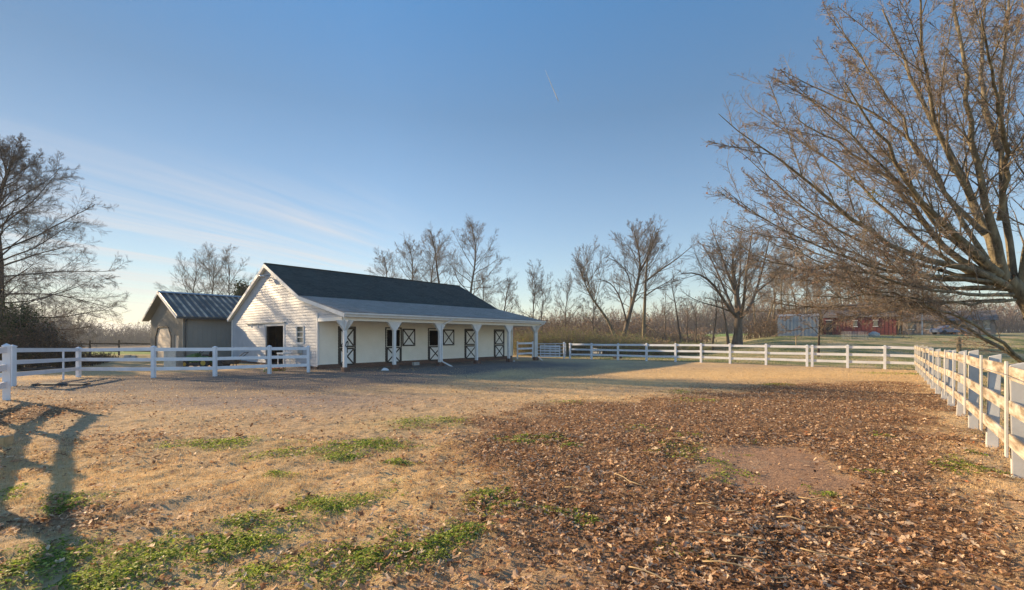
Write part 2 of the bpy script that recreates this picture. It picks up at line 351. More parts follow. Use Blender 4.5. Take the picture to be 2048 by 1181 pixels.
def m_leaf(x, y):
    d = poly_sd(LEAFPOLY, x, y) + 1.5 * (fbm(x * .9, y * .9, 61, 4) - .5)
    core = sstep(-2.1, .9, d + 1.6 * (fbm(x * 2.3, y * 2.3, 65, 3) - .5)) ** 1.25 * (.42 + .85 * fbm(x * 1.5, y * 1.5, 63, 4))
    spars = .07 * sstep(.42, .7, fbm(x * 1.1, y * 1.1, 67, 4)) * 3.2 * sstep(15, 8, y) + .02
    lf = .5 * np.exp(-(((x + 5.0) / 1.9) ** 2 + ((y - 4.2) / 1.6) ** 2)) * sstep(.4, .62, fbm(x * 1.5, y * 1.5, 69, 3))
    lf2 = .55 * np.exp(-(((x + 9.6) / 1.4) ** 2 + ((y - 8.9) / 2.2) ** 2))
    mid = .42 * np.exp(-(((x - .1) / 2.0) ** 2 + ((y - 6.6) / 3.2) ** 2)) * sstep(.38, .6, fbm(x * 1.3, y * 1.3, 73, 3))
    return np.clip(np.maximum(core, (spars + lf + lf2 + mid) * (1 - .8 * m_hot(x, y))), 0, 1) * (1 - .96 * m_bare(x, y))
def m_gravel_shade(x, y):
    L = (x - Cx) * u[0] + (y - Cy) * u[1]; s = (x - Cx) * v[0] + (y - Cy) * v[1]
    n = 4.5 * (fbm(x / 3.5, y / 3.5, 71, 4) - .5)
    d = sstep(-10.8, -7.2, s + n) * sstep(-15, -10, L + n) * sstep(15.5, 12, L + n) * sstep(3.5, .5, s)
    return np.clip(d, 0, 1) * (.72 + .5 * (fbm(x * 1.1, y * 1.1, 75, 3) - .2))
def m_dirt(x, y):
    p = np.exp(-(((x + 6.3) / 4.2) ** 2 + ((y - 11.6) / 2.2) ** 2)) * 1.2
    return np.clip(np.maximum(m_gravel_shade(x, y), p), 0, 1)
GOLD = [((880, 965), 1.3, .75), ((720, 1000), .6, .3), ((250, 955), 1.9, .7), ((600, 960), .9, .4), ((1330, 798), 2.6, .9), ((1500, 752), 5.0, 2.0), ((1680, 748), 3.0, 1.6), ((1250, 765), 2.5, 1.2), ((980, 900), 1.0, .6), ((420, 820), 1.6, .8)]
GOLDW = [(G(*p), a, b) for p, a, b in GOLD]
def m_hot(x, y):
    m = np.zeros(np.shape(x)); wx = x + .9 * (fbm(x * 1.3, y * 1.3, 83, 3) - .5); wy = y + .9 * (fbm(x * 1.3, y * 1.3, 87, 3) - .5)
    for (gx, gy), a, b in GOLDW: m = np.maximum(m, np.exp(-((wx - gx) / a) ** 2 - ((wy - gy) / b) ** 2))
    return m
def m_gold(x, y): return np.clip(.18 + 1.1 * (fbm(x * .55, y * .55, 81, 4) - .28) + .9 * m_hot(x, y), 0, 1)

# ------------------------------------------------------------------ ground sheet
def axis(lo, hi, step, grow, far):
    a = list(np.arange(lo, hi + 1e-6, step)); d = step
    while a[-1] < far: d *= grow; a.append(a[-1] + d)
    d = step
    while a[0] > -far: d *= grow; a.insert(0, a[0] - d)
    return np.array(a)
xs = axis(-9, 11, .055, 1.075, 1200); ys = axis(1.8, 13.5, .05, 1.07, 1900)
ys = ys[ys > -160]
GX, GY = np.meshgrid(xs, ys); nx, ny = len(xs), len(ys)
gx, gy = GX.ravel(), GY.ravel()
near = sstep(26, 9, np.hypot(gx, gy))
LF = m_leaf(gx, gy); GR = m_green(gx, gy); BR = m_bare(gx, gy); DI = m_dirt(gx, gy); GO = m_gold(gx, gy)
micro = near * ((fbm(gx * 7, gy * 7, 91, 3) - .5) * .042 * (1 - .6 * DI) * (1 - .7 * BR) + (fbm(gx * 2, gy * 2, 93, 3) - .5) * .06 + LF * .012 + GR * .012)
gz = zg(gx, gy) + micro
def zgm(x, y):
    nr = sstep(26, 9, np.hypot(x, y))
    return zg(x, y) + nr * ((fbm(x * 7, y * 7, 91, 3) - .5) * .042 + (fbm(x * 2, y * 2, 93, 3) - .5) * .06)
idx = np.arange(nx * ny).reshape(ny, nx)
quads = np.stack([idx[:-1, :-1], idx[:-1, 1:], idx[1:, 1:], idx[1:, :-1]], -1).reshape(-1, 4)
def ground_mat():
    m, nt, b = new_mat('yard_ground'); co = objco(nt)
    n1 = noise(nt, 1.3, 6, .65, co); n2 = noise(nt, 9, 5, .7, co); n3 = noise(nt, 55, 4, .7, co); n4 = noise(nt, .35, 4, .6, co)
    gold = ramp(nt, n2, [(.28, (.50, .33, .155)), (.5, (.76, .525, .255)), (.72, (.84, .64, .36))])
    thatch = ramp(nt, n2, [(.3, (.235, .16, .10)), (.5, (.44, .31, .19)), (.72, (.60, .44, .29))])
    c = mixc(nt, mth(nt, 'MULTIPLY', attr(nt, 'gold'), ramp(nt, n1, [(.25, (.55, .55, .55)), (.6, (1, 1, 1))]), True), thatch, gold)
    dirt = ramp(nt, n2, [(.3, (.19, .15, .125)), (.5, (.30, .235, .19)), (.75, (.42, .335, .27))])
    c = mixc(nt, mth(nt, 'MULTIPLY', attr(nt, 'dirt'), ramp(nt, n1, [(.2, (.6, .6, .6)), (.55, (1, 1, 1))]), True), c, dirt)
    gravel_shade = ramp(nt, n3, [(.28, (.08, .066, .058)), (.5, (.175, .145, .124)), (.75, (.28, .235, .20))])  # dark gravel, with dappled tree shade put into its tone
    c = mixc(nt, mth(nt, 'MULTIPLY', attr(nt, 'gravel_shade'), ramp(nt, n1, [(.2, (.75, .75, .75)), (.5, (1, 1, 1))]), True), c, gravel_shade)
    green = ramp(nt, n2, [(.3, (.11, .135, .04)), (.55, (.22, .26, .075)), (.75, (.36, .36, .14))])
    c = mixc(nt, mth(nt, 'MULTIPLY', attr(nt, 'green'), .8), c, green)
    leaf = ramp(nt, n3, [(.3, (.10, .056, .03)), (.5, (.26, .15, .08)), (.72, (.42, .27, .155))])
    c = mixc(nt, ramp(nt, mth(nt, 'ADD', attr(nt, 'leaf'), mth(nt, 'MULTIPLY', n2, .3)), [(.35, (0, 0, 0)), (.75, (1, 1, 1))]), c, leaf)
    bare = ramp(nt, n3, [(.3, (.20, .115, .07)), (.5, (.36, .22, .135)), (.75, (.50, .335, .215))])
    bare = mixc(nt, ramp(nt, n1, [(.55, (0, 0, 0)), (.7, (.6, .6, .6))]), bare, (.42, .345, .25))
    c = mixc(nt, attr(nt, 'bare'), c, bare)
    lawn = ramp(nt, n4, [(.36, (.12, .16, .06)), (.5, (.29, .26, .13)), (.62, (.50, .38, .22))])
    c = mixc(nt, attr(nt, 'lawn'), c, lawn)
    field = ramp(nt, n4, [(.3, (.15, .23, .06)), (.7, (.23, .30, .09))])
    c = mixc(nt, attr(nt, 'field'), c, field)
    litter = ramp(nt, n2, [(.3, (.07, .042, .026)), (.6, (.16, .10, .062))])
    c = mixc(nt, attr(nt, 'wood'), c, litter)
    c = mixc(nt, 1.0, c, ramp(nt, n3, [(.25, (.62, .62, .62)), (.6, (1.05, 1.05, 1.05))]), 'MULTIPLY')
    nt.links.new(c, b.inputs['Base Color']); b.inputs['Roughness'].default_value = .97; b.inputs['Specular IOR Level'].default_value = .1
    bump(nt, b, mth(nt, 'ADD', mth(nt, 'MULTIPLY', n2, 1.2), n3), .8, .03)
    return m
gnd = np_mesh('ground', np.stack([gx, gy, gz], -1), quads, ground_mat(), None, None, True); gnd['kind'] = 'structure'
rr = gx / np.maximum(gy, 4)
Lb = (gx - Cx) * u[0] + (gy - Cy) * u[1]; sb = (gx - Cx) * v[0] + (gy - Cy) * v[1]
Kx, Ky = 21.13, 24.0                                            # corner where the two fences meet
Lf = (gx - Kx) * u[0] + (gy - Ky) * u[1]; sf = (gx - Kx) * v[0] + (gy - Ky) * v[1]
lawn = np.maximum(sstep(.2, 1.2, Lf + .6 * (fbm(gx, gy, 5, 3) - .5)), sstep(-.2, -.9, sf + .5 * (fbm(gx, gy, 6, 3) - .5))) * (gx > -3)
lawn = np.maximum(lawn, sstep(27, 32, gy) * (gx < -14) * .8)
field = sstep(45, 49, gy) * sstep(150, 135, gy) * sstep(-.05, -.3, rr) * (gx > -70) + sstep(110, 120, gy) * sstep(190, 170, gy) * sstep(.25, .32, rr) * sstep(.62, .5, rr)
wood = sstep(175, 200, gy) + sstep(44, 47, gy) * sstep(60, 56, gy) * sstep(-.02, .04, rr) * sstep(.5, .42, rr)
for nm, a in (('leaf', LF), ('green', GR), ('bare', BR), ('dirt', DI), ('gravel_shade', np.clip(m_gravel_shade(gx, gy), 0, 1)), ('gold', GO), ('lawn', lawn), ('field', np.clip(field, 0, 1)), ('wood', np.clip(wood, 0, 1))):
    t = gnd.data.attributes.new(nm, 'FLOAT', 'POINT'); t.data.foreach_set('value', a.astype(np.float32))

# ------------------------------------------------------------------ ground cover
def view_samples(n, ymin, ymax, pw=1.0, pad=.6):
    """random points over the visible yard, denser near the viewer"""
    a, b = ymin ** (2 - pw) if pw != 2 else 0, ymax ** (2 - pw) if pw != 2 else 0
    q = rng.rand(n)
    y = (a + q * (b - a)) ** (1 / (2 - pw)) if pw != 2 else ymin * (ymax / ymin) ** q
    x = (rng.rand(n) * 2 - 1) * (1.14 * y + pad)
    return x, y
def rot_basis(n, tilt):
    yaw = rng.rand(n) * 2 * np.pi; t = rng.rand(n) * tilt; ax = rng.rand(n) * 2 * np.pi
    nrm = np.stack([np.sin(t) * np.cos(ax), np.sin(t) * np.sin(ax), np.cos(t)], -1)
    a = np.stack([np.cos(yaw), np.sin(yaw), np.zeros(n)], -1); a -= nrm * (a * nrm).sum(1, keepdims=True); a /= np.linalg.norm(a, axis=1, keepdims=True)
    return a, np.cross(nrm, a), nrm
# dead leaves: lobed outline folded along the midrib
def leaves(n, size_lo, size_hi, ymin, ymax, pw, tilt=.9, keep=m_leaf, gain=1.0, seedz=.03):
    x, y = view_samples(n, ymin, ymax, pw); k = rng.rand(n) < keep(x, y) * gain; x, y = x[k], y[k]; n = len(x)
    out = np.array([[-.5, 0], [-.28, .20], [-.12, .14], [.05, .34], [.16, .17], [.34, .20], [.5, 0], [.34, -.20], [.16, -.17], [.05, -.34], [-.12, -.14], [-.28, -.20]])
    out = np.concatenate([out, [[0.02, 0]]]); q = len(out)
    s = (size_lo + (size_hi - size_lo) * rng.rand(n)) * (1 + .25 * (rng.rand(n) - .5)); a, b, nr = rot_basis(n, tilt)
    fold = (rng.rand(n) - .25) * 1.2; curl = (rng.rand(n) - .4) * 1.3
    lx = out[None, :, 0] * np.ones((n, 1)); ly = out[None, :, 1] * (.7 + .5 * rng.rand(n))[:, None]
    lx = lx + .05 * rng.randn(n, q); ly = ly + .03 * rng.randn(n, q)
    lz = fold[:, None] * np.abs(ly) + curl[:, None] * (lx ** 2)
    P = (lx * s[:, None])[..., None] * a[:, None] + (ly * s[:, None])[..., None] * b[:, None] + (lz * s[:, None])[..., None] * nr[:, None]
    base = zgm(x, y) + .012 + rng.rand(n) * seedz; P[..., 0] += x[:, None]; P[..., 1] += y[:, None]
    P[..., 2] += np.maximum(base[:, None], zgm(x, y)[:, None] + .008 - P[..., 2].min(1, keepdims=True))
    i = np.arange(n)[:, None, None] * q; tri = np.array([[12, j, (j + 1) % 12] for j in range(12)])[None]
    Fc = (i + tri).reshape(-1, 3); tint = np.repeat(rng.rand(n), 12)
    return P.reshape(-1, 3), Fc, tint
def merge(parts):
    V = []; Fc = []; T = []; o = 0
    for a, b, c in parts: V.append(a); Fc.append(b + o); T.append(c); o += len(a)
    return np.concatenate(V), np.concatenate(Fc), np.concatenate(T)
M['leaf'] = tinted('dead_leaves', [(0, (.10, .052, .027)), (.25, (.29, .155, .078)), (.55, (.47, .28, .15)), (.80, (.68, .47, .29)), (.97, (.80, .63, .43)), (1.0, (.50, .15, .04))], .62, .38, .25)
def m_sparse(x, y): return (1 - m_leaf(x, y)) * .9 * (1 - m_bare(x, y)) * sstep(.42, .74, fbm(x * 1.4, y * 1.4, 101, 3)) * (1 - .6 * m_dirt(x, y)) * (1 - .75 * sstep(0, -1.5, x) * sstep(3.6, 4.6, y)) * (1 - .85 * m_hot(x, y))
def m_stray(x, y): return (1 - .97 * m_bare(x, y)) * np.ones(np.shape(x)) * (1 - .5 * sstep(9, 18, y)) * (1 - .7 * m_hot(x, y))
lit = merge([leaves(88000, .020, .050, 2.3, 7.5, 1.0, .8, m_leaf, .92), leaves(17000, .050, .080, 2.3, 7.5, 1.0, .8), leaves(112000, .026, .066, 7.0, 17.5, .7, .8, m_leaf, .95), leaves(7000, .04, .085, 2.3, 9, 1.0, 1.0, m_sparse, .55), leaves(1500, .04, .085, 2.3, 20, .6, 1.0, m_stray, .7), leaves(60, .09, .12, 2.6, 5, 1.0, .5, m_stray, 1.0)])
o = np_mesh('dead_leaves', *lit[:2], M['leaf'], None, lit[2]); tag(o, 'crumpled brown dead leaves lying thick over the yard', 'leaf litter', kind='stuff')
# dormant grass blades
def blades(n, ymin, ymax, pw, h0, h1, w, mask, lean=.9):
    x, y = view_samples(n, ymin, ymax, pw); k = rng.rand(n) < mask(x, y); x, y = x[k], y[k]; n = len(x)
    sc = 1 + .10 * y; h = (h0 + (h1 - h0) * rng.rand(n)) * np.minimum(sc, 1.8) * (.45 + 1.5 * fbm(x * 5, y * 5, 141, 2) ** 1.5); ww = w * sc * (.6 + .8 * rng.rand(n)); yaw = rng.rand(n) * 6.283; ln = rng.rand(n) * lean
    az_ = rng.rand(n) * 6.283; d = np.stack([np.cos(yaw), np.sin(yaw), 0 * yaw], -1) * ww[:, None]; z = zgm(x, y) - .006
    p = np.stack([x, y, z], -1); tip = p + np.stack([np.cos(az_) * np.sin(ln) * h, np.sin(az_) * np.sin(ln) * h, np.cos(ln) * h], -1)
    P = np.stack([p - d, p + d, tip], 1); return P.reshape(-1, 3), np.arange(n * 3).reshape(-1, 3), rng.rand(n) * .7 + .3 * fbm(x * 2, y * 2, 111, 2)
def m_dorm(x, y): return np.clip((1 - .85 * m_leaf(x, y)) * (1 - m_bare(x, y)) * (1 - .8 * m_dirt(x, y)) * (.25 + m_gold(x, y)), 0, 1)
M['straw'] = tinted('dormant_grass', [(0, (.34, .22, .10)), (.4, (.62, .425, .21)), (.8, (.76, .56, .31)), (1, (.80, .65, .43))], .8, .3, .2)
gb = merge([blades(330000, 2.2, 7, 1.1, .012, .034, .0016, m_dorm, 1.25), blades(200000, 6, 26, .9, .014, .034, .0022, m_dorm, 1.2)])
o = np_mesh('dormant_grass', *gb[:2], M['straw'], None, gb[2]); tag(o, 'short golden dormant grass over the yard', 'grass', kind='stuff')
# low green weeds
def weeds(n, ymin, ymax, pw, s0, s1, hz):
    x, y = view_samples(n, ymin, ymax, pw); m = m_green(x, y); k = rng.rand(n) < np.clip(m * 1.5 - .28, 0, 1); x, y, m = x[k], y[k], m[k]; n = len(x); hz = hz * (.5 + 1.5 * fbm(x * 6, y * 6, 131, 2))
    s = (s0 + (s1 - s0) * rng.rand(n)) * (1 + .06 * y); a, b, nr = rot_basis(n, 1.15); z = zgm(x, y) + .012 + rng.rand(n) * hz * m
    c = np.stack([x, y, z], -1); w = .42
    P = np.stack([c - a * s[:, None] * .5, c + b * s[:, None] * w * .5 + nr * s[:, None] * .12, c + a * s[:, None] * .5, c - b * s[:, None] * w * .5 + nr * s[:, None] * .12], 1)
    return P.reshape(-1, 3), np.arange(n * 4).reshape(-1, 4), rng.rand(n)
M['weed'] = tinted('low_green_weeds', [(0, (.09, .14, .022)), (.45, (.25, .34, .045)), (.8, (.40, .47, .075)), (1, (.52, .52, .17))], .6, .4, .22)
wd = merge([weeds(300000, 2.2, 7.5, 1.0, .016, .034, .035), weeds(160000, 7, 27, .8, .02, .04, .03)])
o = np_mesh('green_weeds', *wd[:2], M['weed'], None, wd[2]); tag(o, 'low green clover and chickweed patches in the yard', 'weeds', kind='stuff')
# rough lawn tufts beyond the white fence
n = 60000; y = 26 + 34 * rng.rand(n) ** 1.3; x = -6 + rng.rand(n) * (1.2 * y + 6); k = ((x - Kx) * u[0] + (y - Ky) * u[1] > .6) | ((x - Kx) * v[0] + (y - Ky) * v[1] < -.6); k &= rng.rand(n) < sstep(.3, .65, fbm(x * .2, y * .2, 121, 4)) ; x, y = x[k], y[k]; n = len(x)
h = .05 + .06 * rng.rand(n); yaw = rng.rand(n) * 6.283; d = np.stack([np.cos(yaw), np.sin(yaw), 0 * yaw], -1) * .018; p = np.stack([x, y, zg(x, y) - .01], -1); tip = p + np.stack([.04 * rng.randn(n), .04 * rng.randn(n), h], -1)
o = np_mesh('lawn_grass', np.stack([p - d, p + d, tip], 1).reshape(-1, 3), np.arange(n * 3).reshape(-1, 3), tinted('patchy_lawn_grass', [(0, (.11, .16, .05)), (.6, (.25, .27, .105)), (1, (.50, .39, .22))], .8, .25, .2), None, rng.rand(n)); tag(o, 'patchy green and tan lawn beyond the white fence', 'lawn', kind='stuff')

# ------------------------------------------------------------------ trees
def resample(P, n):
    P = np.array(P, float); s = np.r_[0, np.cumsum(np.linalg.norm(np.diff(P, axis=0), axis=1))]; t = np.linspace(0, s[-1], n)
    Q = np.stack([np.interp(t, s, P[:, i]) for i in range(3)], -1)
    for _ in range(2): Q[1:-1] = .25 * Q[:-2] + .5 * Q[1:-1] + .25 * Q[2:]
    return Q
def sprout(P, R, r, k, t0, t1, ang, spread, ratio, n, wig, trop, rf, rmin, flat=1.0, taper=.25, absl=None, lentaper=.55):
    """k children on every parent polyline: returns polylines and radii"""
    m, np_, _ = P.shape; L = np.linalg.norm(np.diff(P, axis=1), axis=2).sum(1)
    t = t0 + (t1 - t0) * (np.arange(k)[None] + r.rand(m, k)) / k; q = t * (np_ - 1); i = np.minimum(q.astype(int), np_ - 2); f = (q - i)[..., None]
    mi = np.arange(m)[:, None]; pos = P[mi, i] * (1 - f) + P[mi, i + 1] * f; T = P[mi, i + 1] - P[mi, i]; T /= np.linalg.norm(T, axis=2, keepdims=True) + 1e-9
    Rp = R[mi, i] * (1 - f[..., 0]) + R[mi, i + 1] * f[..., 0]
    w = r.randn(m, k, 3); w[..., 2] *= flat; w -= T * (w * T).sum(2, keepdims=True); w /= np.linalg.norm(w, axis=2, keepdims=True) + 1e-9
    a = np.radians(ang + spread * (r.rand(m, k) - .5) * 2)[..., None]
    d = T * np.cos(a) + w * np.sin(a); base = L[:, None] if absl is None else absl
    ln = base * ratio * (1 - lentaper * t) * (.6 + .7 * r.rand(m, k))
    rad = np.maximum(np.minimum(Rp * .8, np.maximum(Rp * rf, rmin)), rmin * .8)
    d = d.reshape(-1, 3); pos = pos.reshape(-1, 3); ln = ln.ravel(); rad = rad.ravel(); mk = len(ln)
    out = np.zeros((mk, n, 3)); out[:, 0] = pos; st_ = (ln / (n - 1))[:, None]
    for j in range(1, n):
        d = d + r.randn(mk, 3) * wig; d[:, 2] += trop; d /= np.linalg.norm(d, axis=1, keepdims=True); out[:, j] = out[:, j - 1] + d * st_
    rr_ = rad[:, None] * np.linspace(1, taper, n)[None]
    return out, np.maximum(rr_, rmin * .6)
def bare_tree(name, label, base, height, r0, seed, lean=(0, 0), env=None, limbs=14, t0=.25, ang=(75, 25), ln=(.5, .28), levels=((7, .5, 42), (6, .5, 42), (5, .55, 45)), mats=('bark_grey', 'twig_grey'), rmin=.011, wig=.12, trop=.05, group=None, trunk_pts=None, cat='tree', extra=None, top=1.0):
    r = np.random.RandomState(seed); base = np.array(base, float)
    t = thing(name, label, cat, base - [0, 0, .05], group)
    if trunk_pts is None:
        k = 9; s = np.linspace(0, 1, k); trunk_pts = np.stack([base[0] + lean[0] * s ** 1.3 + .03 * height * r.randn(k) * s, base[1] + lean[1] * s ** 1.3 + .03 * height * r.randn(k) * s, base[2] - .1 + height * s * top], -1)
    TP = resample(trunk_pts, 12)[None]; s = np.linspace(0, 1, 12); TR = (r0 * (1.25 - .25 * np.minimum(s / .12, 1)) * (1 - .88 * s))[None] + .012
    # limbs with height-dependent angle and length
    tt = t0 + (.97 - t0) * ((np.arange(limbs) + .8 * r.rand(limbs)) / limbs) ** (1.2 if env is not None and limbs > 40 else 1.0); q = tt * 11; i = np.minimum(q.astype(int), 10); f = (q - i)[:, None]
    pos = TP[0][i] * (1 - f) + TP[0][i + 1] * f; Rp = TR[0][i]; az_ = np.arange(limbs) * 2.39996 + r.rand(limbs) * .9 + seed; w = (tt - t0) / (1 - t0)
    an = np.radians(ang[0] + (ang[1] - ang[0]) * w + 9 * r.randn(limbs)); L = height * (ln[0] + (ln[1] - ln[0]) * w) * (.86 + .28 * r.rand(limbs)); n = 9
    tang = TP[0][i + 1] - TP[0][i]; tang /= np.linalg.norm(tang, axis=1, keepdims=True)
    d = np.stack([np.sin(an) * np.cos(az_), np.sin(an) * np.sin(az_), np.cos(an)], -1); d = d + .35 * (tang - [0, 0, 1]); d /= np.linalg.norm(d, axis=1, keepdims=True)
    if env is not None:      # limbs end on a rounded crown outline: centre height, horizontal radius, vertical radius
        ec = np.array([base[0] + lean[0] * .6 + (env[3] if len(env) > 3 else 0), base[1], base[2] + env[0]]); er = np.array([env[1], env[1], env[2]]); q_ = (pos - ec) / er; dd_ = (d + [0, 0, trop * 3]) / er
        A_ = (dd_ ** 2).sum(1); B_ = (q_ * dd_).sum(1); C_ = np.minimum((q_ ** 2).sum(1) - 1, -.02); L = (-B_ + np.sqrt(np.maximum(B_ * B_ - A_ * C_, 0))) / A_ * (.74 + .22 * r.rand(limbs))
    P1 = np.zeros((limbs, n, 3)); P1[:, 0] = pos
    for j in range(1, n):
        d = d + r.randn(limbs, 3) * wig; d[:, 2] += trop; d /= np.linalg.norm(d, axis=1, keepdims=True); P1[:, j] = P1[:, j - 1] + d * (L / (n - 1))[:, None]
    R1 = np.maximum((np.minimum(Rp * .55, L * .0085 + .008))[:, None] * np.linspace(1, .22, n)[None], rmin * .8)
    if extra is not None:
        E = [resample(p, n) for p, _ in extra]; P1 = np.concatenate([P1, np.array(E)]); R1 = np.concatenate([R1, np.array([q0 * np.linspace(1, .22, n) for _, q0 in extra])])
    V, Fq = tubes_np([(TP, TR, 9), (P1, R1, 6)]); np_mesh('trunk', V, Fq, M[mats[0]], t, None, True)
    sets = []; P, R = P1, R1
    P = np.concatenate([P, resample(TP[0][-6:], n)[None]]); R = np.concatenate([R, np.linspace(TR[0][-6], TR[0][-1], n)[None]])
    for li, (k, ratio, a) in enumerate(levels):
        last = li == len(levels) - 1
        P, R = sprout(P, R, r, k, .18 if li else .22, 1.0, a * (.86 if last else 1.0), 16, ratio * (1.2 if last else 1.0), 5 if last else 6, wig * .55, trop * (.9 if last else .8), .42, rmin * (.72 if last else 1.1), .8, lentaper=.35 if last else .5)
        sets.append((P, R, 3 if li else 4))
    V, Fq = tubes_np(sets); np_mesh('crown', V, Fq, M[mats[1]], t)
    return t
def gp(px, Y): x, y = at(px, Y); return np.array([x, y, zs(x, y)])

# big spreading tree at the left edge
bare_tree('bare_tree', 'large dark spreading bare tree rising above the shrubs at the left fence', gp(2, 38), 17.2, .44, 11, env=(6.8, 8.8, 12.2), wig=.075, limbs=52, t0=.13, ang=(92, 26), ln=(.56, .30), levels=((14, .46, 42), (11, .42, 42), (9, .5, 42)), mats=('bark_dark', 'twig_dark'), rmin=.0105, trop=.025)
# behind the grey shed
for px, Y, top, sd_, lb in ((388, 72, 545, 21, 'low pale bare tree behind the grey shed, over its garage end'), (425, 75, 524, 22, 'bare tree with the highest top behind the grey metal roof'), (462, 74, 536, 23, 'bare tree behind the grey roof beside the dark evergreen')):
    b = gp(px, Y); bare_tree('bare_tree', lb, b, 1.6 + (HY - top) / F * Y - b[2], .2, sd_, limbs=13, t0=.3, ang=(62, 20), ln=(.5, .3), levels=((9, .5, 36), (8, .5, 40), (5, .55, 42)), mats=('bark_grey', 'twig_far'), rmin=.013, group='bare trees behind the grey shed')
# behind the barn
for px, Y, top, sd_, lean, lb, lim in ((792, 72, 505, 31, (-2, 0), 'short bare tree at the outer end of the clump above the barn ridge', 14), (828, 70, 484, 32, (-1, 0), 'upright multi-branched bare tree in the middle of the clump above the barn ridge', 18), (856, 74, 478, 33, (1, 0), 'upright brown bare tree in the clump, next to the thin leaning one', 16),
                             (902, 66, 462, 34, (-3.2, 0), 'slender bare tree leaning away from its tall forked neighbour above the barn roof', 12), (942, 64, 449, 35, (.4, 0), 'tallest forked bare tree standing above the far end of the barn roof', 18), (968, 78, 548, 36, (0, 0), 'thin small bare tree just over the sloping roof end of the barn', 9), (996, 66, 560, 37, (1.6, 0), 'low twiggy bare tree showing above the porch roof end', 11)):
    b = gp(px, Y); bare_tree('bare_tree', lb, b, 1.6 + (HY - top) / F * Y - b[2], .24 if px in (942, 902) else .18, sd_, lean, ((1.6 + (HY - top) / F * Y - b[2]) * .66, {942: 6.2, 828: 5.6, 902: 4.4, 856: 4.8, 792: 4.4}.get(px, 3.2), (1.6 + (HY - top) / F * Y - b[2]) * .38), limbs=lim + (8 if px == 942 else 2), t0=.30, ang=(70, 30), ln=(.42, .26), levels=((9, .5, 36), (8, .5, 38), (6, .55, 42)), mats=('bark_grey', 'twig_grey'), rmin=.0100, wig=.10, group='bare trees behind the barn')
# thin trees right of the barn
for px, Y, top, sd_, lean, r0, lim, lb in ((1063, 58, 552, 41, (.6, 0), .11, 10, 'slim bare tree directly beyond the open end of the porch'), (1080, 60, 575, 42, (.3, 0), .07, 7, 'very thin bare tree crowding the slim one beyond the porch'), (1131, 66, 572, 43, (0, 0), .10, 10, 'small pale bare tree between the porch and the leaning tree'),
                                     (1190, 54, 590, 44, (-.3, 0), .10, 9, 'thin bare tree under the arching head of the leaning tree')):
    b = gp(px, Y); bare_tree('bare_tree', lb, b, 1.6 + (HY - top) / F * Y - b[2], r0, sd_, lean, limbs=lim, t0=.4, ang=(45, 18), ln=(.4, .25), levels=((9, .5, 34), (7, .5, 38), (5, .55, 42)), mats=('bark_grey', 'twig_grey'), rmin=.0095, wig=.12)
Y = 51
bare_tree('leaning_tree', 'old bare tree leaning steeply toward the barn with an arching top', gp(1232, Y), 10, .2, 45, limbs=11, t0=.5, ang=(40, 12), ln=(.42, .3), levels=((10, .5, 34), (8, .5, 38), (6, .55, 42)), mats=('bark_tan', 'twig_grey'), rmin=.0105, trop=.08, trunk_pts=[W(1234, 700, Y), W(1228, 665, Y), W(1210, 630, Y), W(1190, 606, Y - .5), W(1178, 590, Y - 1), W(1168, 560, Y - 1), W(1160, 540, Y - 1)])
Y = 47
bare_tree('bare_tree', 'tall slanting bare tree with a broad fan crown behind the white fence', gp(1240, Y), 13, .27, 46, env=(8.9, 4.5, 5.6, 2.0), limbs=22, t0=.36, ang=(72, 34), ln=(.46, .36), levels=((9, .48, 34), (7, .48, 38), (6, .52, 42)), mats=('bark_grey', 'twig_grey'), rmin=.0105, trop=.06,
          trunk_pts=[W(1240, 712, Y), W(1243, 690, Y), W(1252, 655, Y), W(1264, 610, Y), W(1276, 565, Y), W(1284, 530, Y), W(1275, 490, Y), W(1268, 462, Y)],
          extra=[([W(1282, 540, Y), W(1300, 505, Y - 1), W(1312, 470, Y - 1.5), W(1322, 452, Y - 2)], .11), ([W(1262, 610, Y), W(1262, 560, Y + 1), W(1248, 530, Y + 1.5), W(1215, 515, Y + 2)], .10), ([W(1254, 648, Y), W(1240, 590, Y - 1), W(1218, 560, Y - 1), W(1200, 560, Y - 2)], .11)])
Y = 50
bare_tree('bare_tree', 'straight pale-trunked bare tree crossing the crown of the slanting one', gp(1288, Y), 12.4, .22, 47, env=(8.6, 4.2, 5.2, .4), limbs=16, t0=.42, ang=(70, 32), ln=(.42, .34), levels=((8, .48, 36), (7, .48, 38), (6, .52, 42)), mats=('bark_tan', 'twig_grey'), rmin=.0105, trop=.06,
          trunk_pts=[W(1288, 706, Y), W(1287, 660, Y), W(1289, 620, Y), W(1291, 570, Y), W(1294, 520, Y), W(1299, 480, Y), W(1310, 455, Y)],
          extra=[([W(1293, 562, Y), W(1320, 540, Y - 1), W(1350, 522, Y - 1.5), W(1385, 492, Y - 2)], .11), ([W(1291, 592, Y), W(1315, 575, Y + 1), W(1345, 560, Y + 2), W(1362, 540, Y + 2)], .08), ([W(1289, 650, Y), W(1310, 662, Y - 1), W(1322, 680, Y - 1)], .09)])
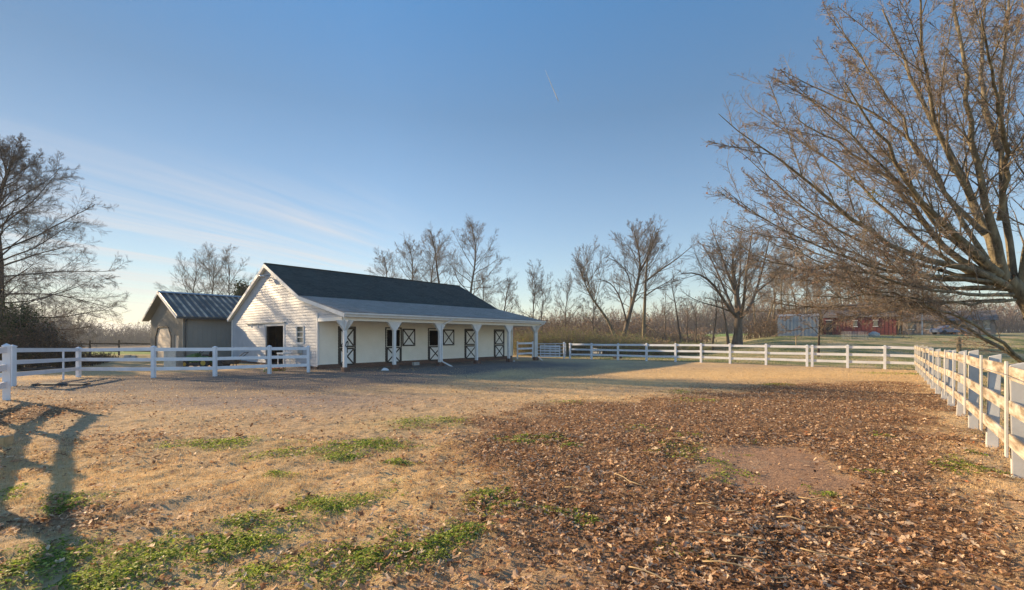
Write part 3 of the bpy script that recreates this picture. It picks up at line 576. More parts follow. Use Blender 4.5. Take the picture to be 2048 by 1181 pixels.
for px, Y, top, sd_, lean, r0, lb in ((1363, 54, 556, 51, (-1.2, 0), .13, 'thin dark bare trunk leaning between the two big fence-line trees'), (1376, 60, 600, 52, (-.2, 0), .09, 'short thin bare tree close behind the leaning dark trunk'), (1393, 58, 606, 53, (-.3, 0), .09, 'thin bare tree standing before the distant green field'), (1425, 50, 585, 54, (.7, 0), .10, 'pale thin trunk close to the vase-shaped maple'), (1330, 62, 585, 55, (0, 0), .1, 'thin pale bare tree in the gap beside the straight pale-trunked tree')):
    b = gp(px, Y); bare_tree('bare_tree', lb, b, 1.6 + (HY - top) / F * Y - b[2], r0, sd_, lean, limbs=8, t0=.45, ang=(65, 30), ln=(.28, .2), levels=((5, .5, 42), (4, .5, 42), (3, .5, 45)), mats=('bark_grey', 'twig_grey'), rmin=.011, wig=.16)
Y = 48
bare_tree('maple_tree', 'wide vase-shaped bare maple with a low fork on the lawn edge', gp(1472, Y), 12, .46, 61, env=(7.4, 5.6, 5.6), limbs=22, t0=.45, ang=(66, 36), ln=(.42, .40), levels=((11, .42, 36), (8, .46, 38), (6, .5, 42)), mats=('bark_grey', 'twig_grey'), rmin=.0105, trop=.05,
          trunk_pts=[W(1474, 690, Y), W(1476, 668, Y), W(1478, 645, Y), W(1476, 620, Y), W(1474, 590, Y), W(1468, 560, Y), W(1464, 530, Y), W(1466, 505, Y)],
          extra=[([W(1478, 640, Y), W(1455, 618, Y), W(1440, 585, Y - 1), W(1415, 555, Y - 2), W(1385, 540, Y - 3), W(1362, 548, Y - 3)], .2), ([W(1478, 641, Y), W(1500, 622, Y), W(1510, 590, Y + 1), W(1524, 545, Y + 2), W(1534, 500, Y + 2), W(1540, 470, Y + 2)], .2), ([W(1476, 645, Y), W(1460, 605, Y + 2), W(1445, 570, Y + 3), W(1425, 520, Y + 4), W(1405, 490, Y + 4)], .17),
                 ([W(1480, 640, Y), W(1490, 600, Y - 2), W(1490, 550, Y - 3), W(1500, 500, Y - 4), W(1505, 460, Y - 4)], .18), ([W(1472, 590, Y), W(1452, 540, Y), W(1436, 490, Y + 1), W(1425, 462, Y + 1)], .14), ([W(1458, 622, Y), W(1430, 612, Y - 2), W(1395, 604, Y - 3), W(1372, 590, Y - 3)], .1), ([W(1512, 585, Y + 1), W(1545, 560, Y), W(1575, 530, Y - 1)], .11), ([W(1474, 600, Y), W(1482, 540, Y + 3), W(1478, 490, Y + 4), W(1484, 455, Y + 4)], .15)])
b = gp(1457, 56); bare_tree('bare_tree', 'crooked short bare tree peering out behind the maple trunk', b, 7.5, .17, 62, (-1.2, 0), limbs=9, t0=.4, ang=(45, 20), ln=(.35, .25), levels=((6, .5, 40), (5, .5, 40), (3, .5, 45)), rmin=.011)
# woodland edge by the blue shed
for i in range(20):
    px = 1508 + i * 17 + 6 * rng.rand(); Y = 70 + 18 * rng.rand(); b = gp(px, Y); top = 505 + 55 * rng.rand() + (18 if px > 1640 else 0)
    bare_tree('woodland_tree', 'slim bare woodland tree with ruddy twigs behind the blue shed', b, 1.6 + (HY - top) / F * Y - b[2], .12 + .08 * rng.rand(), 70 + i, (1.2 * rng.randn(), 0), limbs=11, t0=.35, ang=(55, 22), ln=(.36, .24), levels=((9, .5, 36), (8, .5, 38), (5, .55, 42)), mats=('bark_tan', 'twig_tan'), rmin=.0135, wig=.12, group='woodland trees behind the blue shed')
b = gp(1637, 36); bare_tree('young_tree', 'young slender bare tree planted on the lawn in front of the blue shed', b, 1.6 + (HY - 606) / F * 36 - b[2], .085, 95, limbs=12, t0=.35, ang=(60, 25), ln=(.5, .3), levels=((6, .5, 40), (4, .5, 42), (3, .5, 45)), mats=('bark_dark', 'twig_tan'), rmin=.008)

# big near tree at the right edge, limbs laid out one by one in depth
Y = 17.0
def limb(pts, dy): 
    n = len(pts); return [W(px, py, Y + dy * (i / (n - 1)) ** 1.2) for i, (px, py) in enumerate(pts)]
bt = np.array([*at(2092, Y), 0]); bt[2] = zs(bt[0], bt[1])
LIMBS = [([(2092, 775), (2088, 700), (2075, 640), (2050, 595), (2015, 558)], 0, .36, .24),
         ([(2020, 575), (1975, 545), (1906, 537), (1839, 518), (1790, 500), (1729, 451), (1662, 408), (1601, 345), (1522, 300), (1437, 228)], -1.5, .18, .012),
         ([(1985, 552), (1935, 535), (1900, 515), (1851, 451), (1821, 415), (1790, 360), (1741, 329), (1670, 285), (1590, 235)], 1.5, .17, .02),
         ([(2000, 550), (1943, 506), (1918, 470), (1851, 421), (1827, 390), (1800, 330), (1741, 244), (1690, 165)], -2.5, .19, .02),
         ([(2010, 555), (1985, 500), (1967, 470), (1943, 396), (1918, 340), (1860, 240), (1810, 120), (1765, 20)], 2.5, .22, .03),
         ([(2012, 560), (1990, 488), (1961, 366), (1949, 317), (1937, 183), (1912, 37), (1900, -60)], -1, .19, .03),
         ([(2030, 580), (2025, 518), (2008, 440), (1998, 244), (2016, 60), (2020, -100)], 1.5, .16, .03),
         ([(2040, 590), (2052, 500), (2062, 380), (2050, 200), (2075, 20), (2080, -120)], -2, .16, .03),
         ([(2060, 640), (2100, 560), (2150, 450), (2200, 300), (2240, 150)], 1, .24, .04),
         ([(2070, 660), (2140, 620), (2230, 560), (2330, 500)], -1, .2, .03),
         ([(2088, 760), (2045, 722), (2005, 692), (1940, 668), (1885, 630), (1830, 614), (1760, 606), (1690, 592)], 1.5, .12, .012),
         ([(2050, 725), (1990, 680), (1930, 640), (1870, 618), (1800, 590), (1720, 575), (1630, 560)], -1.5, .085, .010),
         ([(2025, 590), (1960, 590), (1890, 588), (1810, 570), (1720, 545), (1620, 520), (1520, 470)], -3, .095, .010),
         ([(2015, 575), (1950, 560), (1870, 560), (1780, 540), (1690, 500), (1600, 450), (1500, 400)], 2.5, .10, .010),
         ([(2020, 580), (1950, 575), (1870, 580), (1790, 560), (1700, 530), (1610, 500), (1530, 455)], 4.0, .085, .010),
         ([(2030, 600), (1950, 610), (1860, 600), (1760, 590), (1660, 595), (1560, 590)], -2.0, .075, .008),
         ([(1970, 470), (1900, 400), (1850, 310), (1760, 230), (1660, 190), (1560, 140)], 3, .12, .015),
         ([(1945, 400), (1880, 280), (1850, 150), (1840, 20), (1830, -60)], -3, .12, .02),
         ([(2000, 560), (1900, 545), (1790, 520), (1680, 470), (1570, 385), (1462, 290)], 1.0, .11, .010),
         ([(2005, 565), (1890, 555), (1760, 540), (1640, 500), (1530, 440), (1442, 375)], -2.2, .10, .010),
         ([(1990, 552), (1890, 470), (1800, 370), (1700, 270), (1610, 190), (1535, 150)], -.5, .11, .010),
         ([(1975, 520), (1900, 410), (1830, 290), (1760, 170), (1690, 70), (1650, 10)], 1.2, .11, .010),
         ([(1985, 575), (1860, 575), (1720, 560), (1590, 540), (1500, 510), (1440, 455)], 3.2, .09, .008),
         ([(2010, 600), (1900, 605), (1780, 615), (1680, 618), (1590, 610), (1520, 590)], 2.6, .07, .008),
         ([(1960, 560), (1860, 500), (1770, 420), (1680, 330), (1580, 270), (1500, 215)], 4.2, .10, .010),
         ([(1998, 300), (1960, 180), (1965, 60), (1980, -80)], 3.5, .13, .02),
         ([(2000, 440), (2020, 330), (1990, 180), (1960, 20)], -3.5, .13, .02)]
r = np.random.RandomState(5)
t = thing('shade_tree', 'huge lichen-barked bare shade tree spreading over the weathered fence', 'tree', bt - [0, 0, .1])
n = 16; PL = np.array([resample(limb(p, dy), n) for p, dy, a, b_ in LIMBS]); PL[1:, 2:-1] += r.randn(len(LIMBS) - 1, n - 3, 3) * .035
RL = np.array([a + (b_ - a) * np.linspace(0, 1, n) ** .8 for p, dy, a, b_ in LIMBS]); RL[1:] *= .82
PB, RB = PL[1:], RL[1:]
c0 = sprout(PB, RB, r, 6, .18, .85, 22, 9, .55, 16, .035, .010, .32, .018, .7, .22, absl=np.full((len(PB), 1), 9.5), lentaper=.62)
PB = np.concatenate([PB, c0[0]]); RB = np.concatenate([RB, c0[1]])
V_, Fq = tubes_np([(PL, RL, 10), (*c0, 7)]); np_mesh('trunk', V_, Fq, M['bark_tan'], t, None, True)
c1 = sprout(PB, RB, r, 13, .14, .99, 42, 18, .22, 8, .085, .03, .30, .012, .8, .22, lentaper=.45)
c2 = sprout(*c1, r, 8, .12, 1, 42, 18, .46, 6, .08, .03, .45, .0062, .9)
d2 = sprout(PB, RB, r, 20, .2, 1, 52, 20, .10, 6, .11, .03, .3, .0075, .9)
c2 = (np.concatenate([c2[0], d2[0]]), np.concatenate([c2[1], d2[1]]))
c3 = sprout(*c2, r, 5, .12, 1, 44, 18, .52, 4, .10, .02, .6, .0046, 1, lentaper=.35)
c4 = sprout(*c3, r, 1, .3, 1, 45, 20, .5, 3, .2, 0, .7, .004, 1)
V_, Fq = tubes_np([(*c1, 5), (*c2, 4), (*c3, 3), (*c4, 3)]); np_mesh('crown', V_, Fq, M['twig_tan'], t)
# buds and a few clinging dead leaves, mistletoe
def cluster(cs, n, rad, s, seed):
    r = np.random.RandomState(seed); P = []
    for c, rd in cs:
        q = r.randn(n, 3); q /= np.linalg.norm(q, axis=1, keepdims=True); q *= rd * r.rand(n, 1) ** .4; p = q + c
        a = r.randn(n, 3); a /= np.linalg.norm(a, axis=1, keepdims=True); b = np.cross(a, r.randn(n, 3)); b /= np.linalg.norm(b, axis=1, keepdims=True); sz = s * (.6 + .8 * r.rand(n, 1))
        P.append(np.stack([p - a * sz, p + b * sz * .5, p + a * sz, p - b * sz * .5], 1))
    P = np.concatenate(P).reshape(-1, 3); return P, np.arange(len(P)).reshape(-1, 4), r.rand(len(P) // 4)
M['mistle'] = tinted('mistletoe_leaves', [(0, (.06, .08, .015)), (1, (.17, .17, .04))], .6, .3)
for k_, (c_, r_) in enumerate([(W(1690, 372, Y), .38), (W(1800, 405, Y + 1), .3), (W(1752, 392, Y), .28), (W(2032, 290, Y), .45), (W(1775, 318, Y + 1), .2)]):
    P, Fq, tn = cluster([(c_, r_)], 170, .3, .03, 9 + k_); np_mesh('mistletoe_foliage', P, Fq, M['mistle'], t, tn)
e = c4[0][:, -1]; e = e[r.rand(len(e)) < .35]; q = len(e); a = r.randn(q, 3) * .010; b = r.randn(q, 3) * .010
np_mesh('buds', np.stack([e - a, e + b, e + a, e - b], 1).reshape(-1, 3), np.arange(q * 4).reshape(-1, 4), plain('reddish_buds', (.16, .07, .045), (.26, .13, .08), 2, .8), t)

# ------------------------------------------------------------------ shrubs, evergreens, thickets, woods
def leafy(name, label, cat, base, rx, rz, seed, mat, n=9000, s=.07, stems=70, stemmat='twig_dark', group=None, cone=False):
    r = np.random.RandomState(seed); base = np.array(base, float); t = thing(name, label, cat, base - [0, 0, .05], group)
    a = r.rand(stems) * 6.283; rad = r.rand(stems) ** .6; h = rz * (1.0 - .35 * rad ** 2) * (.6 + .5 * r.rand(stems)); k = 6; P = np.zeros((stems, k, 3)); s_ = np.linspace(0, 1, k)[None]
    if cone: h = rz * (.25 + .7 * r.rand(stems)); rad = (1 - h / rz) * 1.0
    P[..., 0] = base[0] + np.cos(a)[:, None] * (rad * rx)[:, None] * s_ ** (.8 if not cone else 1); P[..., 1] = base[1] + np.sin(a)[:, None] * (rad * rx)[:, None] * s_; P[..., 2] = base[2] - .05 + h[:, None] * s_ ** .9
    P += r.randn(stems, k, 3) * .04 * rx * s_[..., None]; R = np.linspace(.03, .008, k)[None] * np.ones((stems, 1)) * (rz / 4 + .4)
    tw = sprout(P, R, r, 12, .25, 1, 45, 20, .28, 4, .15, .02, .5, .009)
    V_, Fq = tubes_np([(P, R, 4), (*tw, 3)]); np_mesh('trunk', V_, Fq, M[stemmat], t)
    src = np.concatenate([tw[0].reshape(-1, 3), P[:, 2:].reshape(-1, 3)]); c = src[r.randint(len(src), size=n)] + r.randn(n, 3) * s * 1.8
    a = r.randn(n, 3); a /= np.linalg.norm(a, axis=1, keepdims=True); b = np.cross(a, r.randn(n, 3)); b /= np.linalg.norm(b, axis=1, keepdims=True); sz = s * (.5 + r.rand(n, 1))
    np_mesh('crown', np.stack([c - a * sz, c + b * sz * .5, c + a * sz, c - b * sz * .5], 1).reshape(-1, 3), np.arange(n * 4).reshape(-1, 4), mat, t, np.clip(.5 + .25 * r.randn(n), 0, 1)); return t
M['ever'] = tinted('dark_evergreen', [(0, (.012, .022, .010)), (.5, (.028, .045, .018)), (1, (.06, .075, .03))], .8, .15)
M['shrubleaf'] = tinted('olive_brown_shrub', [(0, (.03, .028, .015)), (.5, (.075, .07, .032)), (1, (.15, .115, .055))], .8, .2)
M['brownleaf'] = tinted('russet_brush', [(0, (.06, .04, .025)), (.5, (.13, .085, .052)), (1, (.21, .14, .085))], .85, .2)
leafy('shrub', 'tall dark olive shrub in front of the big tree trunk', 'shrub', gp(-8, 26.5), 1.8, 4.0, 1, M['shrubleaf'], 9000, .06)
leafy('evergreen_shrub', 'dense near-black evergreen shrub behind the white fence beside the tree trunk', 'shrub', gp(38, 25), 1.5, 3.5, 2, M['ever'], 9000, .06)
leafy('shrub', 'dark brown twiggy shrub sloping down toward the open field', 'shrub', gp(88, 25), 1.4, 2.5, 3, M['brownleaf'], 3500, .05)
leafy('shrub', 'low brown shrub, last before the gap to the green field', 'shrub', gp(132, 27), 1.2, 1.6, 4, M['brownleaf'], 2200, .045)
leafy('evergreen_tree', 'small dark evergreen between the shed roof and the barn gable', 'tree', gp(483, 62), 2.1, 1.6 + (HY - 556) / F * 62, 5, M['ever'], 9000, .16, cone=True)
def thicket(name, label, cat, path, depth, hfun, n, seed, colors, leafn, ls, mixg=.3, stemr=.012):
    r = np.random.RandomState(seed); path = np.array(path); s = np.r_[0, np.cumsum(np.hypot(*np.diff(path, axis=0).T))]; q = r.rand(n) * s[-1]
    x = np.interp(q, s, path[:, 0]); y = np.interp(q, s, path[:, 1]) + depth * (r.rand(n) - .5); z = zg(x, y); clump = fbm(x / 3.0, y / 3.0, seed, 3); h = hfun(x, y) * (.35 + .9 * r.rand(n) ** 1.2) * (.45 + 1.1 * clump); k = 5; st = np.linspace(0, 1, k)[None]
    P = np.zeros((n, k, 3)); bx = r.randn(n) * .28; by = r.randn(n) * .28
    P[..., 0] = x[:, None] + (h * bx)[:, None] * st ** 1.4; P[..., 1] = y[:, None] + (h * by)[:, None] * st ** 1.4; P[..., 2] = z[:, None] - .1 + h[:, None] * (st - .15 * st ** 3); P += r.randn(n, k, 3) * .05 * h[:, None, None] * st[..., None]
    R = stemr * (.6 + .8 * r.rand(n))[:, None] * np.linspace(1, .4, k)[None] * np.sqrt(np.maximum(h, .5))[:, None]
    tw = sprout(P, R, r, 7, .2, 1, 42, 18, .40, 4, .16, .02, .7, stemr * .6)
    V_, Fq = tubes_np([(P, R, 3), (*tw, 3)]); nf = len(Fq)
    src = np.concatenate([tw[0][:, 1:].reshape(-1, 3), P[:, 1:].reshape(-1, 3)]); c = src[r.randint(len(src), size=leafn)] + r.randn(leafn, 3) * ls
    a = r.randn(leafn, 3); a /= np.linalg.norm(a, axis=1, keepdims=True); b = np.cross(a, r.randn(leafn, 3)); b /= np.linalg.norm(b, axis=1, keepdims=True); sz = ls * (.5 + r.rand(leafn, 1))
    LV = np.stack([c - a * sz, c + b * sz * .5, c + a * sz, c - b * sz * .5], 1).reshape(-1, 3); LFc = np.arange(leafn * 4).reshape(-1, 4) + len(V_)
    zone = fbm(c[:, 0] / 3.5, c[:, 1] / 3.5 + c[:, 2] * .1, seed + 5, 3) + .25 * (1 - np.clip((c[:, 2] - zg(c[:, 0], c[:, 1])) / 3.0, 0, 1)) * (mixg > 0)
    tint = np.where(zone > .95 - mixg * .8, .72 + .28 * r.rand(leafn), .36 + .3 * r.rand(leafn))
    o = np_mesh(name, np.concatenate([V_, LV]), np.concatenate([Fq, LFc]), tinted(name + '_material', colors, .9, .15), None, np.r_[.33 * r.rand(nf), tint]); tag(o, label, cat, kind='stuff'); return o
BR_ = [(0, (.20, .155, .11)), (.33, (.40, .31, .215)), (.36, (.20, .14, .08)), (.66, (.46, .33, .19)), (.72, (.13, .15, .045)), (1, (.32, .33, .11))]
thicket('brush_thicket', 'tangled brown and olive brush behind the white fence', 'brush', [at(1030, 46), at(1120, 45), at(1240, 45), at(1330, 46), at(1400, 48)], 6, lambda x, y: 2.3 - 1.1 * sstep(.2, .38, x / y), 3600, 201, BR_, 60000, .05, .5, .009)
thicket('far_thicket', 'russet brush and saplings beyond the thicket', 'brush', [at(980, 72), at(1120, 70), at(1250, 72), at(1400, 80)], 12, lambda x, y: 5.0 - 2.4 * sstep(.2, .4, x / y), 1700, 202, [(0, (.17, .13, .10)), (.33, (.32, .245, .18)), (.36, (.20, .135, .09)), (.66, (.40, .28, .185)), (.72, (.20, .17, .09)), (1, (.28, .24, .13))], 30000, .10, .1, .014)
thicket('wood_edge', 'grey-brown undergrowth at the woodland edge', 'brush', [at(1500, 62), at(1560, 66), at(1700, 78), at(1850, 84)], 8, lambda x, y: 3.2 + 0 * x, 1500, 203, [(0, (.10, .078, .06)), (.33, (.21, .16, .115)), (.36, (.10, .065, .045)), (.66, (.21, .145, .095)), (.72, (.12, .09, .05)), (1, (.18, .14, .08))], 9000, .09, .0, .018)
thicket('left_brush', 'dark brown brush along the far side of the white fence', 'brush', [at(-60, 24), at(60, 24), at(150, 27), at(200, 34)], 3, lambda x, y: .9 + 1.0 * sstep(-.9, -1.05, x / y), 700, 204, [(0, (.04, .03, .023)), (.33, (.10, .075, .055)), (.36, (.05, .034, .022)), (.66, (.11, .075, .048)), (.72, (.04, .045, .018)), (1, (.08, .08, .03))], 8000, .045, .2, .009)
FW = [(0, (.075, .064, .056)), (.33, (.14, .118, .10)), (.36, (.09, .072, .06)), (.66, (.16, .13, .105)), (.72, (.08, .08, .05)), (1, (.11, .10, .065))]
thicket('far_woods', 'hazy grey bare woods along the valley behind the field', 'woods', [at(-160, 190), at(60, 230), at(240, 270), at(420, 290), at(760, 300)], 45, lambda x, y: 10.5 + 8 * sstep(-.85, -1.02, x / y), 4200, 205, FW, 60000, .30, .0, .04)
thicket('far_woods', 'brown bare woods on the far slope beyond the green field', 'woods', [at(900, 250), at(1150, 250), at(1400, 235), at(1700, 230), at(2100, 230)], 45, lambda x, y: 10 + 6.5 * sstep(.1, .5, x / y), 4200, 206, [(p, (c[0] * 1.9, c[1] * 1.6, c[2] * 1.35)) for p, c in FW], 60000, .30, .0, .04)

# ------------------------------------------------------------------ fences
def gz_(p): return zs(p[0], p[1])
def vinyl_post(fence, p, h, w=.125, name='post', label=None, mat='fence_white', rot=None):
    z = gz_(p); ax = np.array([1., 0, 0]) if rot is None else np.array([rot[0], rot[1], 0]); ay = np.cross(Z3, ax); m = MB(); h = h + .012 * rng.randn()
    m.box((p[0], p[1], z + h / 2 - .1), ax * w / 2, ay * w / 2, Z3 * (h / 2 + .1))
    q = w / 2 + .012; c = np.array([p[0], p[1], z + h]); m.hexa([c - ax * q - ay * q, c + ax * q - ay * q, c + ax * q + ay * q, c - ax * q + ay * q] + [c + .03 * Z3 - ax * q - ay * q, c + .03 * Z3 + ax * q - ay * q, c + .03 * Z3 + ax * q + ay * q, c + .03 * Z3 - ax * q + ay * q])
    a = c + .03 * Z3; m.add([a - ax * q - ay * q, a + ax * q - ay * q, a + ax * q + ay * q, a - ax * q + ay * q, a + Z3 * .05], [(0, 1, 4), (1, 2, 4), (2, 3, 4), (3, 0, 4)])
    return m.build(name, M[mat], fence, label=label)
def rails(fence, p, q, hs, hh=.14, th=.04, inset=.06, mat='fence_white', sag=None):
    p = np.array([p[0], p[1], gz_(p)]); q = np.array([q[0], q[1], gz_(q)]); d = q - p; d /= np.linalg.norm(d)
    for h in hs: 
        e = (sag or 0) * rng.randn(2); MB().beam(p + d * inset + Z3 * (h + e[0]), q - d * inset + Z3 * (h + e[1]), th, hh).build('rail', M[mat], fence)
HS = (1.17, .76, .36)
# fence across the left of the yard
PX = [(25, 773), (157, 755), (307, 756), (430, 753), (539, 748), (617, 745)]; LP = [np.array(G(*p)) for p in PX]
fl = thing('vinyl_fence', 'white three-rail vinyl fence crossing in front of the shed and barn gable', 'fence', (LP[0][0], LP[0][1], gz_(LP[0])))
for i, p in enumerate(LP): vinyl_post(fl, p, 1.24, .13 if i < 5 else .12)
for a, b in zip(LP[:-1], LP[1:]): rails(fl, a, b, HS, sag=.007)
p1 = LP[0] * .28 + LP[1] * .72; mb = MB(); z = gz_(p1); mb.box((p1[0] + .05, p1[1] - .06, z + .58), (.025, 0, 0), (0, .02, 0), (0, 0, .66)); mb.build('support_stake', M['fence_white'], fl)
e0 = LP[0]; ed = np.array([-1.0, .12]); mb = MB(); p2 = e0 + ed * 2.4; rails(fl, e0, p2, HS); vinyl_post(fl, p2, 1.24, .13)
# fence running toward the viewer at the left edge
A0 = np.array(G(13, 800)); dd = np.array([.70, -.714]); f2 = thing('vinyl_fence', 'white vinyl fence coming toward the camera at the left edge of the yard', 'fence', (A0[0], A0[1], gz_(A0)))
AP = [A0] + [A0 + dd * 2.44 * i + np.array([-.714, -.70]) * .42 for i in range(1, 5)]
for p in AP: vinyl_post(f2, p, 1.24, .13, rot=dd)
for a, b in zip(AP[:-1], AP[1:]): rails(f2, a, b, HS)
# far fence
K = np.array([Kx, Ky])
def along(px): t_ = (px - CX) / F; s_ = (K[0] - t_ * K[1]) / (-v[0] + t_ * v[1]); return K + v * s_
FPX = [1834, 1769.5, 1695, 1624.5, 1614, 1532, 1460, 1402, 1351, 1293, 1236, 1183, 1140]; FP = [along(p) for p in FPX]
f3 = thing('vinyl_fence', 'long white three-rail vinyl fence closing the far side of the yard', 'fence', (K[0], K[1], gz_(K)))
for p in FP: vinyl_post(f3, p, 1.23, .125, rot=v)
for i, (a, b) in enumerate(zip(FP[:-1], FP[1:])):
    rails(f3, a, b, HS, inset=.05, sag=.008)
# weathered board fence along the right
f4 = thing('board_fence', 'weathered white board fence with flat posts running away along the right side', 'fence', (5.7, 5.16, gz_((5.7, 5.16))))
S0 = np.array([5.72, 5.18]); S1 = K - u * .35; nP = 13; dv = (S1 - S0) / nP; dn = dv / np.linalg.norm(dv); left = np.array([-dn[1], dn[0]])
posts = [S0 + dv * i for i in range(-3, nP + 1)]
for i, p in enumerate(posts):
    z = gz_(p); jit = .012 * rng.randn(); h = 1.36 + .02 * rng.randn(); a = np.array([dn[0], dn[1], 0]); b = np.array([left[0], left[1], 0]); tl = .012 * rng.randn() * a + .01 * rng.randn() * b; m = MB(); c = np.array([p[0], p[1], z])
    w, d_ = .05, .062
    m.hexa([c - a * w - b * d_ - Z3 * .15, c + a * w - b * d_ - Z3 * .15, c + a * w + b * d_ - Z3 * .15, c - a * w + b * d_ - Z3 * .15] + [c + tl * 3 - a * w - b * d_ + Z3 * h, c + tl * 3 + a * w - b * d_ + Z3 * h, c + tl * 3 + a * w + b * d_ + Z3 * (h - .035), c + tl * 3 - a * w + b * d_ + Z3 * (h - .035)])
    m.build('post', M['post_white'], f4, .006)
    c2 = c + b * .105; MB().box(c2 + Z3 * (.77 + jit), a * .045, b * .011, Z3 * .545).build('cover_board', M['post_white'], f4, .003)
for a_, b_ in zip(posts[:-1], posts[1:]):
    a3 = np.array([*(a_ + left * .079), gz_(a_)]); b3 = np.array([*(b_ + left * .079), gz_(b_)]); d3 = (b3 - a3) / np.linalg.norm(b3 - a3)
    for h in (1.205, .81, .43):
        e = .008 * rng.randn(2); MB().beam(a3 + d3 * .004 + Z3 * (h + e[0]), b3 - d3 * .004 + Z3 * (h + e[1]), .028, .15).build('board', M['fence_dirty'], f4, .004)
w_ = MB(); P = [np.array([*(p + left * .14), gz_(p) + 1.16 + .02 * rng.randn()]) for p in posts]; w_.tube(P, .0035, 5); w_.build('wire', M['alu'], f4)
# short panel at the barn end, gates
q0, q1 = np.array(G(1035, 718.5)), np.array(G(1065.5, 716.5))
f5 = thing('fence_panel', 'short white three-rail fence panel between the barn corner and the last porch post', 'fence', (q0[0], q0[1], gz_(q0)))
for p in (q0, q1): vinyl_post(f5, p, 1.34, .12)
rails(f5, q0, q1, (1.25, .82, .42), .15)
g0, g1 = np.array(G(1074, 718.5)), np.array(G(1122, 716.0))
def gate(name, label, a, b, h0, h1, nb, tube_r, ups, mat, plank=0):
    t = thing(name, label, 'gate', (a[0], a[1], gz_(a))); z0, z1 = gz_(a), gz_(b); a3 = lambda f, z: np.array([a[0] + (b[0] - a[0]) * f, a[1] + (b[1] - a[1]) * f, z0 + (z1 - z0) * f + z])
    for i in range(nb):
        h = h0 + (h1 - h0) * i / (nb - 1); m = MB()
        if plank: m.beam(a3(.0, h), a3(1, h), .03, plank)
        else: m.tube([a3(0, h), a3(1, h)], tube_r, 8)
        m.build('bar', mat, t)
    for f in ups:
        m = MB()
        if plank: m.box((a3(f, (h0 + h1) / 2)) - [0, .035, 0], (.035, 0, 0), (0, .012, 0), (0, 0, (h1 - h0) / 2 + .04))
        else: m.tube([a3(f, h0 - .03), a3(f, h1 + .03)], tube_r * 1.1, 8)
        m.build('upright', mat, t)
    return t
gate('tube_gate', 'pale tubular metal farm gate reaching from the porch post to the white fence', g0, along(1129) - v * .15, .16, 1.22, 5, .022, (.01, .26, .62, .99), M['fence_white'])
ga = along(1093) - u * .9; gb_ = along(1126) - u * .45
gate('plank_gate', 'sunlit white five-plank gate standing open before the tubular gate', ga, gb_, .18, 1.02, 5, .02, (.01, .5, .99), M['fence_white'], .12)
x0 = along(1128); gp_ = thing('gate_post', 'white gate post standing beside the end of the far fence', 'post', (x0[0], x0[1], gz_(x0))); vinyl_post(gp_, x0, 1.3, .13, 'post_shaft'); 
# dark rail fence by the field
df = thing('rail_fence', 'dark brown wooden rail fence in front of the bright green field', 'fence', gp(180, 44)); DP = [gp(px, 44) for px in (110, 180, 238, 306, 380)]
for p in DP: MB().tube([p - Z3 * .2, p + Z3 * 1.45], .075, 8).build('post', M['wood_dark'], df)
for a, b in zip(DP[:-1], DP[1:]):
    for h in (1.15, .45): MB().beam(a + Z3 * h, b + Z3 * (h - .06), .05, .13).build('rail', M['wood_dark'], df)

# ------------------------------------------------------------------ barn
GZ = -.22                       # ground level beside the barn
Lb_, Wd = 16.16, 12.3; RS, RZ = 6.35, 6.2; SILL = .12
barn = thing('horse_barn', 'long white clapboard horse barn with dark shingle roof and front porch', 'barn', tuple(B(0, 0, GZ)))
PSL = 1.72; PZ = 3.93; EV = -3.03; EZ = 2.84; LEV = 12.62; LEZ = 2.92; OV = .22; LO, LE = -OV, 16.4
def zroof(s):
    if s < PSL: return EZ + (PZ - EZ) * (s - EV) / (PSL - EV)
    if s < RS: return PZ + (RZ - PZ) * (s - PSL) / (RS - PSL)
    return RZ + (LEZ - RZ) * (s - RS) / (LEV - RS)
def clapboard(O, a, nrm, lo, hi, z0, z1, openings=(), course=.165, proud=.024):
    """lap siding on plane O + a*t ; lo/hi(z) limits; openings (t0,t1,z0,z1)"""
    m = MB(); zc = z0
    def pt(t_, z_, off): return O + a * t_ + nrm * off + Z3 * z_
    while zc < z1 - 1e-4:
        zt = min(zc + course, z1); cuts = sorted({zc, zt, *[z for o_ in openings for z in o_[2:4] if zc < z < zt]})
        for za, zb in zip(cuts[:-1], cuts[1:]):
            zm = (za + zb) / 2; segs = [(None, None)]; lows = [('lo',)]; iv = [[('lo', 0), ('hi', 0)]]
            opn = sorted([o_[:2] for o_ in openings if o_[2] <= zm <= o_[3]]); e = [('lo', 0)]
            iv = []; cur = ('lo', 0)
            for o0, o1 in opn: iv.append((cur, ('c', o0))); cur = ('c', o1)
            iv.append((cur, ('hi', 0)))
            val = lambda k, z_: lo(z_) if k[0] == 'lo' else hi(z_) if k[0] == 'hi' else k[1]
            for l_, h_ in iv:
                a0, a1, b0, b1 = val(l_, za), val(h_, za), val(l_, zb), val(h_, zb)
                if a1 - a0 < .01 and b1 - b0 < .01: continue
                if b1 < b0: b0 = b1 = (b0 + b1) / 2
                oa = proud * (1 - (za - zc) / course) + .002; ob = proud * (1 - (zb - zc) / course) + .002
                m.add([pt(a0, za, oa), pt(a1, za, oa), pt(b1, zb, ob), pt(b0, zb, ob)], [(0, 1, 2, 3)])
                if za == zc: m.add([pt(a0, za, 0), pt(a1, za, 0), pt(a1, za, oa), pt(a0, za, oa)], [(0, 1, 2, 3)])
        zc = zt
    return m
